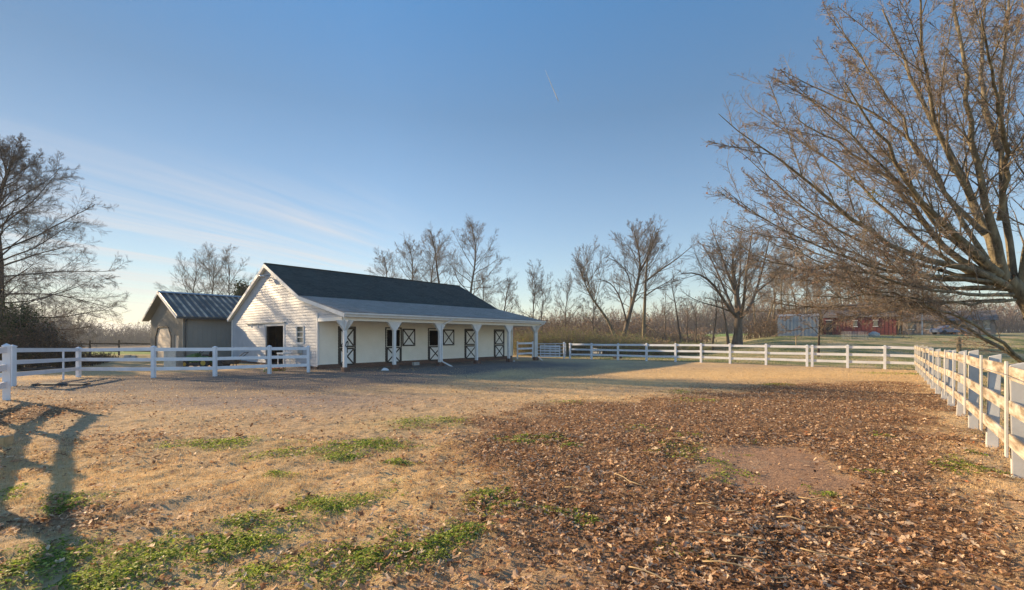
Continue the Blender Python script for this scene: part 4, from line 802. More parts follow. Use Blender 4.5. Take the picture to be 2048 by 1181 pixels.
# porch wall with stall-door openings   (t measured along u)
DT = []                                       # (t0, t1) of the five stall doors
def Lw(px): t_ = (px - CX) / F; return (t_ * Cy - Cx) / (u[0] - t_ * u[1])
for a_, b_ in ((678, 709), (772, 801), (857, 882.5), (930, 952), (988.5, 1007)): DT.append((Lw(a_), Lw(b_)))
DZ0, DZM, DZ1 = .02, 1.02, 2.12
open_top = (1, 2)
ops = [(a_ + .06, b_ - .06, DZM + .02 if i in open_top else 99, DZ1 - .06) for i, (a_, b_) in enumerate(DT)]
ops = [(o_[0], o_[1], o_[2], o_[3]) for o_ in ops if o_[2] < 90]
def backing(name, pts, holes, O, a, nrm, mat):
    pass
WT = 2.98
clapboard(B(0, 0, 0), U3, -V3, lambda z: 0, lambda z: Lb_, SILL, zroof(0) - .05, ops).build('front_wall', M['vinyl_bounce'], barn, label='porch side wall of white lap siding')
# gable wall: opening for the sliding door and the window
def Sg(px): t_ = (px - CX) / F; return (Cx - t_ * Cy) / (-v[0] + t_ * v[1])
DOOR = (Sg(567.5), Sg(533.5), -.05, 2.13 + .16); WIN = (Sg(607.5), Sg(594.5), 1.25 + .05, 2.2)
def lo_g(z):   # right limit follows the porch roof
    if z < 2.99: return 0.0
    s_ = EV + (z + .06 - EZ) / (PZ - EZ) * (PSL - EV)
    if z + .06 > PZ: s_ = PSL + (z + .06 - PZ) / (RZ - PZ) * (RS - PSL)
    return min(s_, RS)
def hi_g(z): return min(Wd, max(RS, RS + (z + .06 - RZ) / (LEZ - RZ) * (LEV - RS)))
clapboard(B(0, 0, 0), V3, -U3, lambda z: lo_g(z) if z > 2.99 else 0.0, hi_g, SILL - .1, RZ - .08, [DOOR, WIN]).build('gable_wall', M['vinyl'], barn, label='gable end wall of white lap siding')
# siding gable of the porch side (triangle out to the porch eave)
def lo_p(z): return max(EV + .1, EV + (z + .06 - EZ) / (PZ - EZ) * (PSL - EV))
clapboard(B(0, 0, 0), V3, -U3, lambda z: min(0, lo_p(z)), lambda z: 0.0, 2.62, 3.40).build('porch_gable', M['vinyl'], barn)
# inner shell keeps the inside dark
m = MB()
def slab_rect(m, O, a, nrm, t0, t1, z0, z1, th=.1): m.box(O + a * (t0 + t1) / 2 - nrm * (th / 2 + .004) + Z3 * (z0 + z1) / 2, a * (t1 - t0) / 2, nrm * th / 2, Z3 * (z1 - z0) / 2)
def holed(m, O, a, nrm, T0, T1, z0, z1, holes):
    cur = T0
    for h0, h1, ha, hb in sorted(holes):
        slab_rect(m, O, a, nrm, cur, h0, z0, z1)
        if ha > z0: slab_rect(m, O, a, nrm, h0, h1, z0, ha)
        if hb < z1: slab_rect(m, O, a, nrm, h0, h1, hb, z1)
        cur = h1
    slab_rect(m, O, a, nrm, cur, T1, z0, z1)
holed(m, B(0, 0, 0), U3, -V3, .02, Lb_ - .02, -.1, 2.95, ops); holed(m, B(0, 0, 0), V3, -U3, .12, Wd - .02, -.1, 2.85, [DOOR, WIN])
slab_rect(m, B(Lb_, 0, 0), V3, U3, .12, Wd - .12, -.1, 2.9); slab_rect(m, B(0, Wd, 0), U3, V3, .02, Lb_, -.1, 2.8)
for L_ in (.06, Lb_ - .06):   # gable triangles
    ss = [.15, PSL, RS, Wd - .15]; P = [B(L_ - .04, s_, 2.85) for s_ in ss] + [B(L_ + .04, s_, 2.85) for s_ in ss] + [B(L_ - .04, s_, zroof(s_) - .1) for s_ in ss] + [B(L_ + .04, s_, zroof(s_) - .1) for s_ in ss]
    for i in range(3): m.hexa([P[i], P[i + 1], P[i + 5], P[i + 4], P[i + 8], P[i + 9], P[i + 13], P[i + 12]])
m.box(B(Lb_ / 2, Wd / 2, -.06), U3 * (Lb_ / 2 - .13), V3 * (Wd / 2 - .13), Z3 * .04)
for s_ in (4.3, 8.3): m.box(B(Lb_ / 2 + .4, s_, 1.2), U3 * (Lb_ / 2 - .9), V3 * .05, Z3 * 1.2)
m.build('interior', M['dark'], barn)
# far gable and back wall cladding
clapboard(B(Lb_, 0, 0), V3, U3, lambda z: lo_g(z) if z > 2.99 else 0.0, hi_g, SILL, RZ - .08).build('gable_wall', M['vinyl'], barn)
clapboard(B(0, Wd, 0), U3, V3, lambda z: 0, lambda z: Lb_, SILL, 2.85).build('back_wall', M['vinyl'], barn)
# brick foundation
m = MB()
for (L0, s0, L1, s1) in ((0, 0, Lb_, 0), (0, Wd, Lb_, Wd)): m.beam(B(L0 + .02, s0, -.17), B(L1 - .02, s1, -.17), .10, .56)
m.beam(B(Lb_, .06, -.17), B(Lb_, Wd - .06, -.17), .10, .56); m.beam(B(0, .06, -.22), B(0, DOOR[0] - .1, -.22), .10, .46); m.beam(B(0, DOOR[1] + .1, -.22), B(0, Wd - .06, -.22), .10, .46)
m.build('foundation', M['brick'], barn)
# corner boards, frieze
for L_, s_ in ((0, 0), (Lb_, 0), (0, Wd), (Lb_, Wd)): m = MB(); m.box(B(L_, s_, 1.5), U3 * .055, V3 * .055, Z3 * (1.5 - .1 if s_ == 0 else 1.33)); m.build('corner_board', M['trim'], barn)
# roofs
def roof_slab(s0, z0, s1, z1, L0, L1, th=.06, lift=0):
    m = MB(); a = [B(L0, s0, z0 + lift), B(L1, s0, z0 + lift), B(L1, s1, z1 + lift), B(L0, s1, z1 + lift)]; return m.hexa([p - Z3 * th for p in a] + a)
SH = shingle('dark_green_grey_shingles', (.008, .017, .019), (.060, .082, .078), u); SH_LIT = shingle('sunlit_grey_shingles', (.19, .17, .15), (.38, .34, .30), u)  # porch copy is paler: grazing sunlight painted into the shingle colour
roof_slab(PSL, PZ, RS, RZ, LO, LE).build('roof', SH, barn, label='dark main roof slope'); roof_slab(LEV, LEZ, RS, RZ, LO, LE).build('roof', SH, barn)
roof_slab(EV - .06, EZ - .015, PSL - .004, PZ - .001, LO, LE).build('porch_roof', SH_LIT, barn, label='porch roof slope with grazing sunlight painted into its pale shingles')
m = MB(); m.beam(B(LO - .01, RS, RZ + .012), B(LE + .01, RS, RZ + .012), .26, .03); m.build('ridge_cap', SH, barn)
# rake fascia, soffits, eave fascia, gutter
for L_ in (LO - .012, LE + .012):
    m = MB()
    for (s0, s1) in ((EV - .05, PSL), (PSL, RS), (LEV, RS)):
        z0, z1 = zroof(s0), zroof(s1); p, q = B(L_, s0, z0 - .145), B(L_, s1, z1 - .145); d = (q - p) / np.linalg.norm(q - p); up = np.cross(np.cross(d, Z3), d); m.beam(p, q, .024, .20, (0, 0, 1))
    m.build('rake_board', M['trim'], barn)
m = MB()
for L0, L1 in ((LO + .002, -.025), (Lb_ + .025, LE - .002)):
    for (s0, s1) in ((PSL, RS), (LEV, RS)):
        z0, z1 = zroof(s0) - .165, zroof(s1) - .165; m.hexa([B(L0, s0, z0 - .02), B(L1, s0, z0 - .02), B(L1, s1, z1 - .02), B(L0, s1, z1 - .02), B(L0, s0, z0), B(L1, s0, z0), B(L1, s1, z1), B(L0, s1, z1)])
m.build('soffit', M['soffit'], barn)
m = MB(); m.box(B((LO + LE) / 2, EV - .035, EZ - .13), U3 * (LE - LO) / 2, V3 * .02, Z3 * .085); m.box(B((LO + LE) / 2, LEV + .02, LEZ - .12), U3 * (LE - LO) / 2, V3 * .02, Z3 * .09); m.build('fascia', M['trim'], barn)
gt = MB(); prof = [(-.06, -.02), (-.06, -.13), (-.13, -.13), (-.17, -.07), (-.17, -.015), (-.155, -.015), (-.155, -.065), (-.125, -.115), (-.075, -.115), (-.075, -.02)]; q = len(prof)
gt.add([B(L_, EV + a_, EZ + b_) for L_ in (LO - .02, LE + .02) for a_, b_ in prof], [(i, (i + 1) % q, q + (i + 1) % q, q + i) for i in range(q)] + [tuple(range(q)), tuple(range(2 * q - 1, q - 1, -1))]); gt.build('gutter', M['trim'], barn)
m = MB(); m.beam(B(LO - .02, EV - .05, EZ + .002), B(LE + .02, EV - .05, EZ + .002), .03, .02); m.beam(B(LO, EV - .165, EZ - .006), B(LE, EV - .165, EZ - .006), .03, .016); m.build('drip_edge', M['black_metal'], barn)
# porch ceiling and beam
m = MB(); m.hexa([B(.05, EV + .03, 2.60), B(LE - .05, EV + .03, 2.60), B(LE - .05, -.025, 2.66), B(.05, -.025, 2.66), B(.05, EV + .03, 2.64), B(LE - .05, EV + .03, 2.64), B(LE - .05, -.025, 2.70), B(.05, -.025, 2.70)]); m.build('porch_ceiling', M['soffit'], barn)
PD = -2.655
m = MB(); m.box(B(8.1, PD, 2.53), U3 * 8.1, V3 * .09, Z3 * .09); m.box(B(.01, PD / 2, 2.53), V3 * (-PD / 2 - .12), U3 * .07, Z3 * .09); m.box(B(Lb_, PD / 2, 2.53), V3 * (-PD / 2 - .12), U3 * .07, Z3 * .09); m.build('porch_beam', M['soffit'], barn)
# posts with flared brackets on brick piers
PLs = [.04, 2.98, 6.25, 9.4, 12.65, 15.75]
def flare(m, c, ax, h0, h1, w0, w1, th):
    n_ = np.cross(ax, Z3); P = []
    for sgn in (-1, 1):
        P += [c + n_ * th * sgn + ax * -w0 + Z3 * h0, c + n_ * th * sgn + ax * w0 + Z3 * h0, c + n_ * th * sgn + ax * w1 + Z3 * h1, c + n_ * th * sgn - ax * w1 + Z3 * h1]
    m.add(P, [(0, 1, 2, 3), (7, 6, 5, 4), (0, 4, 5, 1), (1, 5, 6, 2), (2, 6, 7, 3), (3, 7, 4, 0)])
for i, L_ in enumerate(PLs):
    c = B(L_, PD, 0); m = MB(); m.box(c + Z3 * 1.02, U3 * .08, V3 * .08, Z3 * .93); po = m.build('porch_post', M['trim'], barn, .006)
    m = MB(); flare(m, c, U3, 1.95, 2.45, .085, .46, .083)
    for kz in range(1, 5):    # siding laps on the bracket
        zz = 1.95 + .1 * kz; wv = .085 + .375 * (zz - 1.95) / .5; m.box(c - V3 * .086 + Z3 * zz, U3 * wv * .98, V3 * .006, Z3 * .008)
    if i == 0: flare(m, c - U3 * .002, V3, 1.95, 2.452, .086, .46, .079)
    if i == 5: flare(m, c + U3 * .002, V3, 1.95, 2.452, .086, .46, .079)
    m.build('bracket', M['trim'], po)
    m = MB(); m.box(c + U3 * .03 - V3 * .02 + Z3 * -.10, U3 * .17, V3 * .17, Z3 * .2); m.build('brick_pier', M['brick'], po)
# downspouts
def spout(L_, kick, s_=PD - .11, nm='downspout'):
    m = MB(); z0 = EZ - .13
    pts = [B(L_ + .42, EV - .11, z0), B(L_ + .42, EV - .10, z0 - .08), B(L_ + .05, s_, z0 - .32), B(L_, s_, z0 - .45), B(L_, s_, .22), B(L_, s_ - .04, .12), B(L_ + kick[0], s_ - kick[1], GZ + .04)]; m.tube(pts, .042, 8); m.build(nm, M['trim'], barn, smooth=True)
spout(PLs[2] + .09, (.05, .95)); spout(PLs[5] + .1, (.25, .35))
# stall doors
def leaf(t0, t1, z0, z1, off, nm='door_leaf', lb=None):
    n_ = -V3; m = MB(); m.box(B((t0 + t1) / 2, 0, (z0 + z1) / 2) + n_ * off, U3 * (t1 - t0) / 2, n_ * .018, Z3 * (z1 - z0) / 2); d_ = m.build(nm, M['door_white'], barn, label=lb)
    m = MB(); w = .085; o2 = off + .024; c = lambda t_, z_, k=0.0: B(t_, 0, z_) + n_ * (o2 + k)
    m.box(c((t0 + t1) / 2, z0 + w / 2), U3 * (t1 - t0) / 2, n_ * .008, Z3 * w / 2); m.box(c((t0 + t1) / 2, z1 - w / 2), U3 * (t1 - t0) / 2, n_ * .008, Z3 * w / 2)
    for t_ in (t0 + w / 2, t1 - w / 2): m.box(c(t_, (z0 + z1) / 2), U3 * w / 2, n_ * .008, Z3 * ((z1 - z0) / 2 - w))
    for k, (za, zb) in enumerate(((z0 + w * .8, z1 - w * .8), (z1 - w * .8, z0 + w * .8))):
        p, q = c(t0 + w * .8, za, .001 + .003 * k - .003), c(t1 - w * .8, zb, .001 + .003 * k - .003); d3 = (q - p) / np.linalg.norm(q - p); s3 = np.cross(d3, n_); m.box((p + q) / 2, d3 * np.linalg.norm(q - p) / 2, s3 * w * .45, n_ * .007)
    m.build('cross_brace', M['dark_trim'], d_); 
    m = MB(); zl = z1 - .07 if z1 < 1.3 else z0 + .06; m.tube([c(t1 - .12, zl, .014), c(t1 + .04, zl, .014)], .012, 6); m.build('latch', M['alu'], d_); return d_
for i, (a_, b_) in enumerate(DT):
    m = MB(); n_ = -V3
    for t_ in (a_ - .03, b_ + .03): m.box(B(t_, 0, (DZ0 + DZ1) / 2) + n_ * .022, U3 * .035, n_ * .02, Z3 * ((DZ1 - DZ0) / 2 + .02))
    m.box(B((a_ + b_) / 2, 0, DZ1 + .055) + n_ * .022, U3 * ((b_ - a_) / 2 + .065), n_ * .02, Z3 * .035); m.build('door_frame', M['dark_trim'], barn)
    leaf(a_ + .01, b_ - .01, DZ0, DZM - .01, .022)
    if i in open_top: leaf(b_ + .09, b_ + .09 + (b_ - a_) * .94, DZM + .02, DZ1 + .02, .05, 'door_leaf', 'upper half door swung open flat against the wall')
    else: leaf(a_ + .01, b_ - .01, DZM + .02, DZ1 + .01, .022)
# gable: sliding door, track, jambs, window, floodlight
n_ = -U3; s0, s1, z0, z1 = DOOR; m = MB()
for s_ in (s0 - .09, s1 + .09): m.box(B(0, s_, (z0 + z1) / 2) + n_ * .02, V3 * .09, n_ * .02, Z3 * (z1 - z0) / 2)
m.box(B(0, (s0 + s1) / 2, z1 + .09) + n_ * .021, V3 * ((s1 - s0) / 2 + .18), n_ * .02, Z3 * .09); m.build('door_frame', M['trim'], barn)
sl0, sl1 = s1 - .05, s1 + 2.9
slide = clapboard(B(0, 0, 0) + n_ * .075, V3, n_, lambda z: sl0, lambda z: sl1, .0, z1 + .02); slide.box(B(0, (sl0 + sl1) / 2, (z1 + .02) / 2) + n_ * .063, V3 * (sl1 - sl0) / 2, n_ * .011, Z3 * (z1 - .02) / 2); sdr = slide.build('sliding_door', M['vinyl'], barn, label='siding-clad sliding door pushed open along the gable')
for s_ in (sl0 + .25, sl0 + 1.2, sl0 + 2.2): m = MB(); m.tube([B(0, s_, z1 - .05) + n_ * .105, B(0, s_, z1 + .12) + n_ * .105], .025, 6); m.build('hanger', M['alu'], sdr)
m = MB(); m.box(B(0, (s0 + sl1) / 2, z1 + .2) + n_ * .06, V3 * ((sl1 - s0) / 2 + .25), n_ * .05, Z3 * .035); m.build('door_track', M['metal_grey'], barn)
s0, s1, z0, z1 = WIN; m = MB(); m.box(B(.06, (s0 + s1) / 2, (z0 + z1) / 2), V3 * (s1 - s0) / 2, n_ * .006, Z3 * (z1 - z0) / 2); wn = m.build('window', M['glass'], barn)
m = MB()
for s_ in (s0 - .03, s1 + .03): m.box(B(0, s_, (z0 + z1) / 2) + n_ * .02, V3 * .04, n_ * .03, Z3 * ((z1 - z0) / 2 + .06))
for z_ in (z0 - .03, z1 + .03): m.box(B(0, (s0 + s1) / 2, z_) + n_ * .021, V3 * (s1 - s0) / 2, n_ * .03, Z3 * .04)
for z_ in (z0 + (z1 - z0) / 3, z0 + 2 * (z1 - z0) / 3): m.box(B(0, (s0 + s1) / 2, z_) + n_ * .0, V3 * (s1 - s0) / 2, n_ * .02, Z3 * .022)
m.build('window_frame', M['trim'], wn)
fc = B(0, RS, RZ - .75) ; m = MB(); m.tube([fc + n_ * .02, fc + n_ * .30], .03, 8); m.tube([fc + n_ * .3 + V3 * .02, fc + n_ * .42 - Z3 * .1 + V3 * .12], [.05, .12], 12); m.tube([fc + n_ * .25 - V3 * .02, fc + n_ * .34 - Z3 * .1 - V3 * .16], [.05, .11], 12); m.build('floodlight', M['alu'], barn, smooth=True)
c = B(-.16, Sg(600.5), .92); m = MB(); m.box(c, V3 * .3, U3 * .14, Z3 * .22); ac = m.build('vent_box', M['conc'], barn, .01)
# ladder leaning inside the doorway
lc0, lc1 = B(.9, Sg(556), 0), B(2.0, Sg(552) + .35, 2.6); ld = thing('ladder', 'pale aluminium ladder leaning inside the open barn doorway', 'ladder', tuple(lc0))
for s_ in (-.2, .2): MB().beam(lc0 + V3 * s_, lc1 + V3 * s_ * .8, .03, .07).build('ladder_rail', M['alu'], ld)
for k in range(8): p = lc0 + (lc1 - lc0) * (k + .7) / 8.5; MB().tube([p - V3 * .19, p + V3 * .19], .016, 6).build('rung', M['alu'], ld)

# ------------------------------------------------------------------ grey shed
SX = np.array([-23.6, 33.0]); SZ = -.3
def D(L, s, z): return np.array([SX[0] + u[0] * L + v[0] * s, SX[1] + u[1] * L + v[1] * s, z])
shed = thing('metal_shed', 'grey ribbed metal shed with sunlit rib stripes painted on its metal roof, beyond the barn gable', 'shed', tuple(D(0, 0, SZ)))
SW, SL, SRZ, SEZ = 8.9, 12.0, 5.08, 3.26
M['shed'] = plain('taupe_metal_siding', (.215, .20, .175), (.24, .222, .195), 1.0, .6); M['shed_roof'] = None
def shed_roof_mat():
    m, nt, b = new_mat('sunlit_rib_metal_roof'); co = objco(nt)
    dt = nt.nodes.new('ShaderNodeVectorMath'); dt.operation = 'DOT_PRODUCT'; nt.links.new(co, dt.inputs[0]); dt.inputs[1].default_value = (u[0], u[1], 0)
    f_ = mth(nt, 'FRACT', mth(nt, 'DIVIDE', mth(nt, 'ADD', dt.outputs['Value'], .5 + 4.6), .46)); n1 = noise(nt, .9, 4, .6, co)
    stp = ramp(nt, f_, [(.16, (1, 1, 1)), (.34, (0, 0, 0)), (.9, (0, 0, 0)), (.99, (1, 1, 1))])  # tan stripes paint the sunlit sides of the roof ribs
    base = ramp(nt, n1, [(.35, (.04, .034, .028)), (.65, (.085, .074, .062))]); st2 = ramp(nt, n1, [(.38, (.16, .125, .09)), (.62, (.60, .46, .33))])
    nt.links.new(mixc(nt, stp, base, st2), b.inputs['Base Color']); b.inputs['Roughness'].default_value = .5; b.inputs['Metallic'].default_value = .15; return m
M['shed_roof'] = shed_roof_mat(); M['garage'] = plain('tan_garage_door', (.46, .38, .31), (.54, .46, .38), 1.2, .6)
def ribbed(O, a, nrm, T, ztop, z0, holes=(), pitch=.3):
    m = MB(); k = int(T / pitch) + 1
    for i in range(k):
        a0 = i * pitch; a1 = min(a0 + pitch, T)
        if a1 - a0 < .05: continue
        for (q0_, q1_, off) in ((a0, min(a0 + .05, a1), .028), (a0 + .05, a1, 0.0)):
            if q1_ <= q0_: continue
            zb = z0; mid = (q0_ + q1_) / 2
            for h in holes:
                if h[0] < mid < h[1]: zb = h[3](mid) if callable(h[3]) else h[3]
            m.hexa([O + a * q0_ - nrm * .05 + Z3 * zb, O + a * q1_ - nrm * .05 + Z3 * zb, O + a * q1_ + nrm * off + Z3 * zb, O + a * q0_ + nrm * off + Z3 * zb, O + a * q0_ - nrm * .05 + Z3 * ztop(q0_), O + a * q1_ - nrm * .05 + Z3 * ztop(q1_), O + a * q1_ + nrm * off + Z3 * ztop(q1_), O + a * q0_ + nrm * off + Z3 * ztop(q0_)])
    return m
zs_ = lambda s: SEZ + (SRZ - SEZ) * (1 - abs(s - SW / 2) / (SW / 2)) - .1
GD = (2.9, 7.4); gtop = lambda s: 2.42 - .75 * max(0, (GD[0] + .8 - s) / .8, (s - GD[1] + .8) / .8)
ribbed(D(0, 0, 0), V3, -U3, SW, zs_, SZ - .1, [(GD[0], GD[1], 0, gtop), (1.2, 2.1, 0, 1.75)]).build('gable_wall', M['shed'], shed)
ribbed(D(0, 0, 0), U3, -V3, SL, lambda t_: SEZ - .1, SZ - .1).build('side_wall', M['shed'], shed); ribbed(D(0, SW, 0), U3, V3, SL, lambda t_: SEZ - .1, SZ - .1).build('side_wall', M['shed'], shed); ribbed(D(SL, 0, 0), V3, U3, SW, zs_, SZ - .1).build('gable_wall', M['shed'], shed)
m = MB(); m.box(D(.075, (GD[0] + GD[1]) / 2, 1.1), V3 * ((GD[1] - GD[0]) / 2 + .05), U3 * .03, Z3 * 1.5)
for z_ in (.4, 1.0, 1.6): m.box(D(.040, (GD[0] + GD[1]) / 2, z_), V3 * (GD[1] - GD[0]) / 2, U3 * .01, Z3 * .02)
m.build('garage_door', M['garage'], shed)
m = MB(); pr = [(GD[0], SZ), (GD[0], 1.67), (GD[0] + .8, 2.42), (GD[1] - .8, 2.42), (GD[1], 1.67), (GD[1], SZ)]
for (a0, b0), (a1, b1) in zip(pr[:-1], pr[1:]): m.beam(D(-.03, a0, b0), D(-.03, a1, b1), .09, .05, tuple(U3))
m.build('door_frame', M['dark_trim'], shed)
m = MB(); m.box(D(.06, 1.65, .7), V3 * .45, U3 * .025, Z3 * 1.04); dr = m.build('door', M['garage'], shed); m = MB(); m.tube([D(.02, 1.3, .8), D(-.05, 1.3, .8)], .03, 8); m.build('handle', M['alu'], dr)
for sgn, (sa, sb_) in ((0, (-.45, SW / 2)), (1, (SW + .45, SW / 2))):
    m = MB(); k = 56; st_ = .23; sl = (SRZ - SEZ) / (SW / 2); za = SEZ - .45 * sl; zb = SRZ
    m.hexa([D(-.5, sa, za - .04), D(SL + .45, sa, za - .04), D(SL + .45, sb_, zb - .04), D(-.5, sb_, zb - .04), D(-.5, sa, za), D(SL + .45, sa, za), D(SL + .45, sb_, zb), D(-.5, sb_, zb)])
    for i in range(k // 2 + 1): L_ = -.5 + i * st_ * 2; m.hexa([D(L_, sa, za), D(L_ + .12, sa, za), D(L_ + .12, sb_, zb), D(L_, sb_, zb), D(L_ + .03, sa, za + .07), D(L_ + .09, sa, za + .07), D(L_ + .09, sb_, zb + .07), D(L_ + .03, sb_, zb + .07)])
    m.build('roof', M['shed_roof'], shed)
m = MB(); m.hexa([D(-.52, SW / 2 - .25, SRZ - .02), D(SL + .47, SW / 2 - .25, SRZ - .02), D(SL + .47, SW / 2 + .25, SRZ - .02), D(-.52, SW / 2 + .25, SRZ - .02), D(-.52, SW / 2 - .05, SRZ + .10), D(SL + .47, SW / 2 - .05, SRZ + .10), D(SL + .47, SW / 2 + .05, SRZ + .10), D(-.52, SW / 2 + .05, SRZ + .10)]); m.build('ridge_cap', M['metal_grey'], shed)
m = MB(); sl = (SRZ - SEZ) / (SW / 2)
for sa in (-.46, SW + .46): m.beam(D(-.52, sa, SEZ - .45 * sl - .08), D(-.52, SW / 2, SRZ - .08), .03, .17)
m.build('rake_board', M['trim'], shed)
m = MB()
for sa, sb_ in ((-.44, SW / 2), (SW + .44, SW / 2)):
    za = SEZ - .45 * sl - .13; zb = SRZ - .13; m.hexa([D(-.5, sa, za - .02), D(-.03, sa, za - .02), D(-.03, sb_, zb - .02), D(-.5, sb_, zb - .02), D(-.5, sa, za), D(-.03, sa, za), D(-.03, sb_, zb), D(-.5, sb_, zb)])
m.build('soffit', M['shed'], shed)
m = MB(); m.beam(D(-.5, -.5, SEZ - .45 * sl - .09), D(SL + .45, -.5, SEZ - .45 * sl - .09), .12, .13); m.build('gutter', M['black_metal'], shed)
m = MB(); m.tube([D(.15, -.46, SEZ - .3), D(.12, -.1, SEZ - .55), D(.12, -.09, SZ + .05)], .05, 8); m.build('downspout', M['black_metal'], shed)

# ------------------------------------------------------------------ buildings and things on the lawn to the right
def house(name, label, cat, px0, px1, Y0, h, roofh, depth, wallm, roofm, over=.3, extras=()):
    """box building turned to face the yard; extras: (part, material, f0, f1, z0, z1)"""
    x0, y0 = at(px0, Y0); t1 = (px1 - CX) / F; tm = ((px0 + px1) / 2 - CX) / F * .94; e = np.array([1, -tm]) / math.hypot(1, tm); w = (t1 * y0 - x0) / (e[0] - t1 * e[1])
    E3 = np.array([e[0], e[1], 0]); N3 = np.array([-e[1], e[0], 0]); z = min(zs(x0, y0), zs(x0 + e[0] * w, y0 + e[1] * w)); O = np.array([x0, y0, z]); t = thing(name, label, cat, O)
    Q = lambda a, d, k: O + E3 * a + N3 * d + Z3 * k
    m = MB()
    for p, q in (((0, 0), (w, 0)), ((w, 0), (w, depth)), ((w, depth), (0, depth)), ((0, depth), (0, 0))): m.beam(Q(*p, (h - .5) / 2), Q(*q, (h - .5) / 2), .12, h + .5)
    k = int(w / .4)
    for i in range(1, k): m.box(Q(w * i / k, -.066, (h - .5) / 2), E3 * .02, N3 * .012, Z3 * (h + .5) / 2)
    if roofh > .5:
        for a in (.05, w - .05): m.add([Q(a - .05, 0, h), Q(a - .05, depth, h), Q(a - .05, depth / 2, h + roofh), Q(a + .05, 0, h), Q(a + .05, depth, h), Q(a + .05, depth / 2, h + roofh)], [(0, 1, 2), (5, 4, 3), (0, 2, 5, 3), (1, 4, 5, 2), (0, 3, 4, 1)])
    m.build('wall', wallm, t); m = MB(); dz_ = over * roofh / (depth / 2)
    for d0 in (-over, depth + over): m.hexa([Q(-over, d0, h - dz_), Q(w + over, d0, h - dz_), Q(w + over, depth / 2, h + roofh), Q(-over, depth / 2, h + roofh), Q(-over, d0, h - dz_ + .08), Q(w + over, d0, h - dz_ + .08), Q(w + over, depth / 2, h + roofh + .08), Q(-over, depth / 2, h + roofh + .08)])
    m.build('roof', roofm, t)
    for part, mt, f0, f1, z0, z1 in extras:
        m = MB(); m.box(Q(w * (f0 + f1) / 2, -.1, (z0 + z1) / 2), E3 * w * (f1 - f0) / 2, N3 * .04, Z3 * (z1 - z0) / 2); p_ = m.build(part, mt, t)
        m = MB()
        for zz in (z0 - .03, z1 + .03): m.box(Q(w * (f0 + f1) / 2, -.11, zz), E3 * (w * (f1 - f0) / 2 + .06), N3 * .04, Z3 * .04)
        m.build('frame', M['trim'], p_)
    return t
blue = plain('pale_blue_metal_siding', (.20, .24, .285), (.26, .30, .34), 1.2, .5); red = plain('barn_red_siding', (.12, .026, .024), (.17, .038, .034), 1.2, .7); greyroof = plain('grey_roofing', (.09, .08, .075), (.14, .125, .115), 3, .7); tanwall = plain('tan_house_wall', (.20, .165, .14), (.27, .225, .19), 2, .8)
house('storage_shed', 'low pale blue metal shed on the lawn in front of the woods', 'shed', 1556, 1638, 60, 2.55, .3, 3.2, blue, blue, .06)
house('red_barn', 'long barn-red building with grey roof seen through the tree branches', 'barn', 1648, 1792, 66, 2.6, 1.9, 8, red, greyroof, .3, [('door', M['dark_trim'], .03, .12, -.3, 2.1), ('window', M['glass'], .42, .48, 1.2, 2.0), ('window', M['glass'], .7, .76, 1.2, 2.0)])
house('brick_house', 'tan house with a grey roof half hidden behind the tree crown', 'house', 1806, 1990, 76, 2.3, 1.5, 9, tanwall, greyroof, .4, [('window', M['glass'], .06, .13, .9, 2.1), ('window', M['glass'], .26, .33, .9, 2.1), ('garage_door', M['dark_trim'], .42, .6, -.3, 2.2), ('window', M['glass'], .72, .79, .9, 2.1), ('window', M['glass'], .88, .95, .9, 2.1)])
# parked car
cx_, cy_ = at(1896, 70); cz = zs(cx_, cy_); car = thing('parked_car', 'blue-grey car parked in front of the tan house', 'car', (cx_, cy_, cz))
side = [(-2.1, .35), (-2.15, .75), (-1.9, .92), (-1.1, .98), (-.6, 1.42), (.7, 1.45), (1.4, 1.0), (2.0, .9), (2.12, .6), (2.05, .35)]
m = MB(); q = len(side); m.add([(cx_ + a, cy_ + w, cz + b) for w in (-.85, .85) for a, b in side], [(i, (i + 1) % q, q + (i + 1) % q, q + i) for i in range(q)] + [tuple(range(q)), tuple(range(2 * q - 1, q - 1, -1))]); m.build('body', plain('blue_car_paint', (.08, .11, .19), (.10, .135, .22), 1, .3), car, .03)
m = MB(); m.add([(cx_ + a, cy_ - .862, cz + b) for a, b in ((-1.0, .99), (-.55, 1.36), (.65, 1.38), (1.2, 1.01))], [(0, 1, 2, 3)]); m.build('window', M['glass'], car)
for a in (-1.35, 1.35):
    for w in (-.8, .8): m = MB(); m.tube([(cx_ + a, cy_ + w - .1, cz + .33), (cx_ + a, cy_ + w + .1, cz + .33)], .33, 16); m.build('wheel', M['rubber'], car)
p = gp(1918, 40); t = thing('wooden_post', 'thick weathered wooden post alone on the tan lawn', 'post', p); m = MB(); m.tube([p - Z3 * .3, p + Z3 * .6, p + Z3 * 1.2, p + Z3 * 1.24], [.17, .16, .155, .12], 10); m.build('post_shaft', M['bark_tan'], t)
p = gp(1844, 62); t = thing('white_pole', 'thin white pole on the lawn between the red barn and the tan house', 'pole', p); m = MB(); m.tube([p - Z3 * .2, p + Z3 * 2.6], .06, 8); m.build('shaft', M['trim'], t); m = MB(); m.tube([p + Z3 * 2.6, p + Z3 * 2.68], [.09, .05], 8); m.build('cap', M['trim'], t)
p = gp(1592, 45); t = thing('garden_stake', 'thin pale stake standing on the lawn below the blue shed', 'stake', p); m = MB(); m.tube([p - Z3 * .1, p + Z3 * .9], .035, 6); m.build('shaft', M['wood_pale'], t); m = MB(); m.tube([p + Z3 * .9, p + Z3 * .95], [.05, .05], 6); m.build('cap', M['alu'], t)
pa, pb = gp(1703, 52), gp(1737, 52); t = thing('wire_pen', 'small square wire pen on the green lawn below the red barn', 'pen', pa)
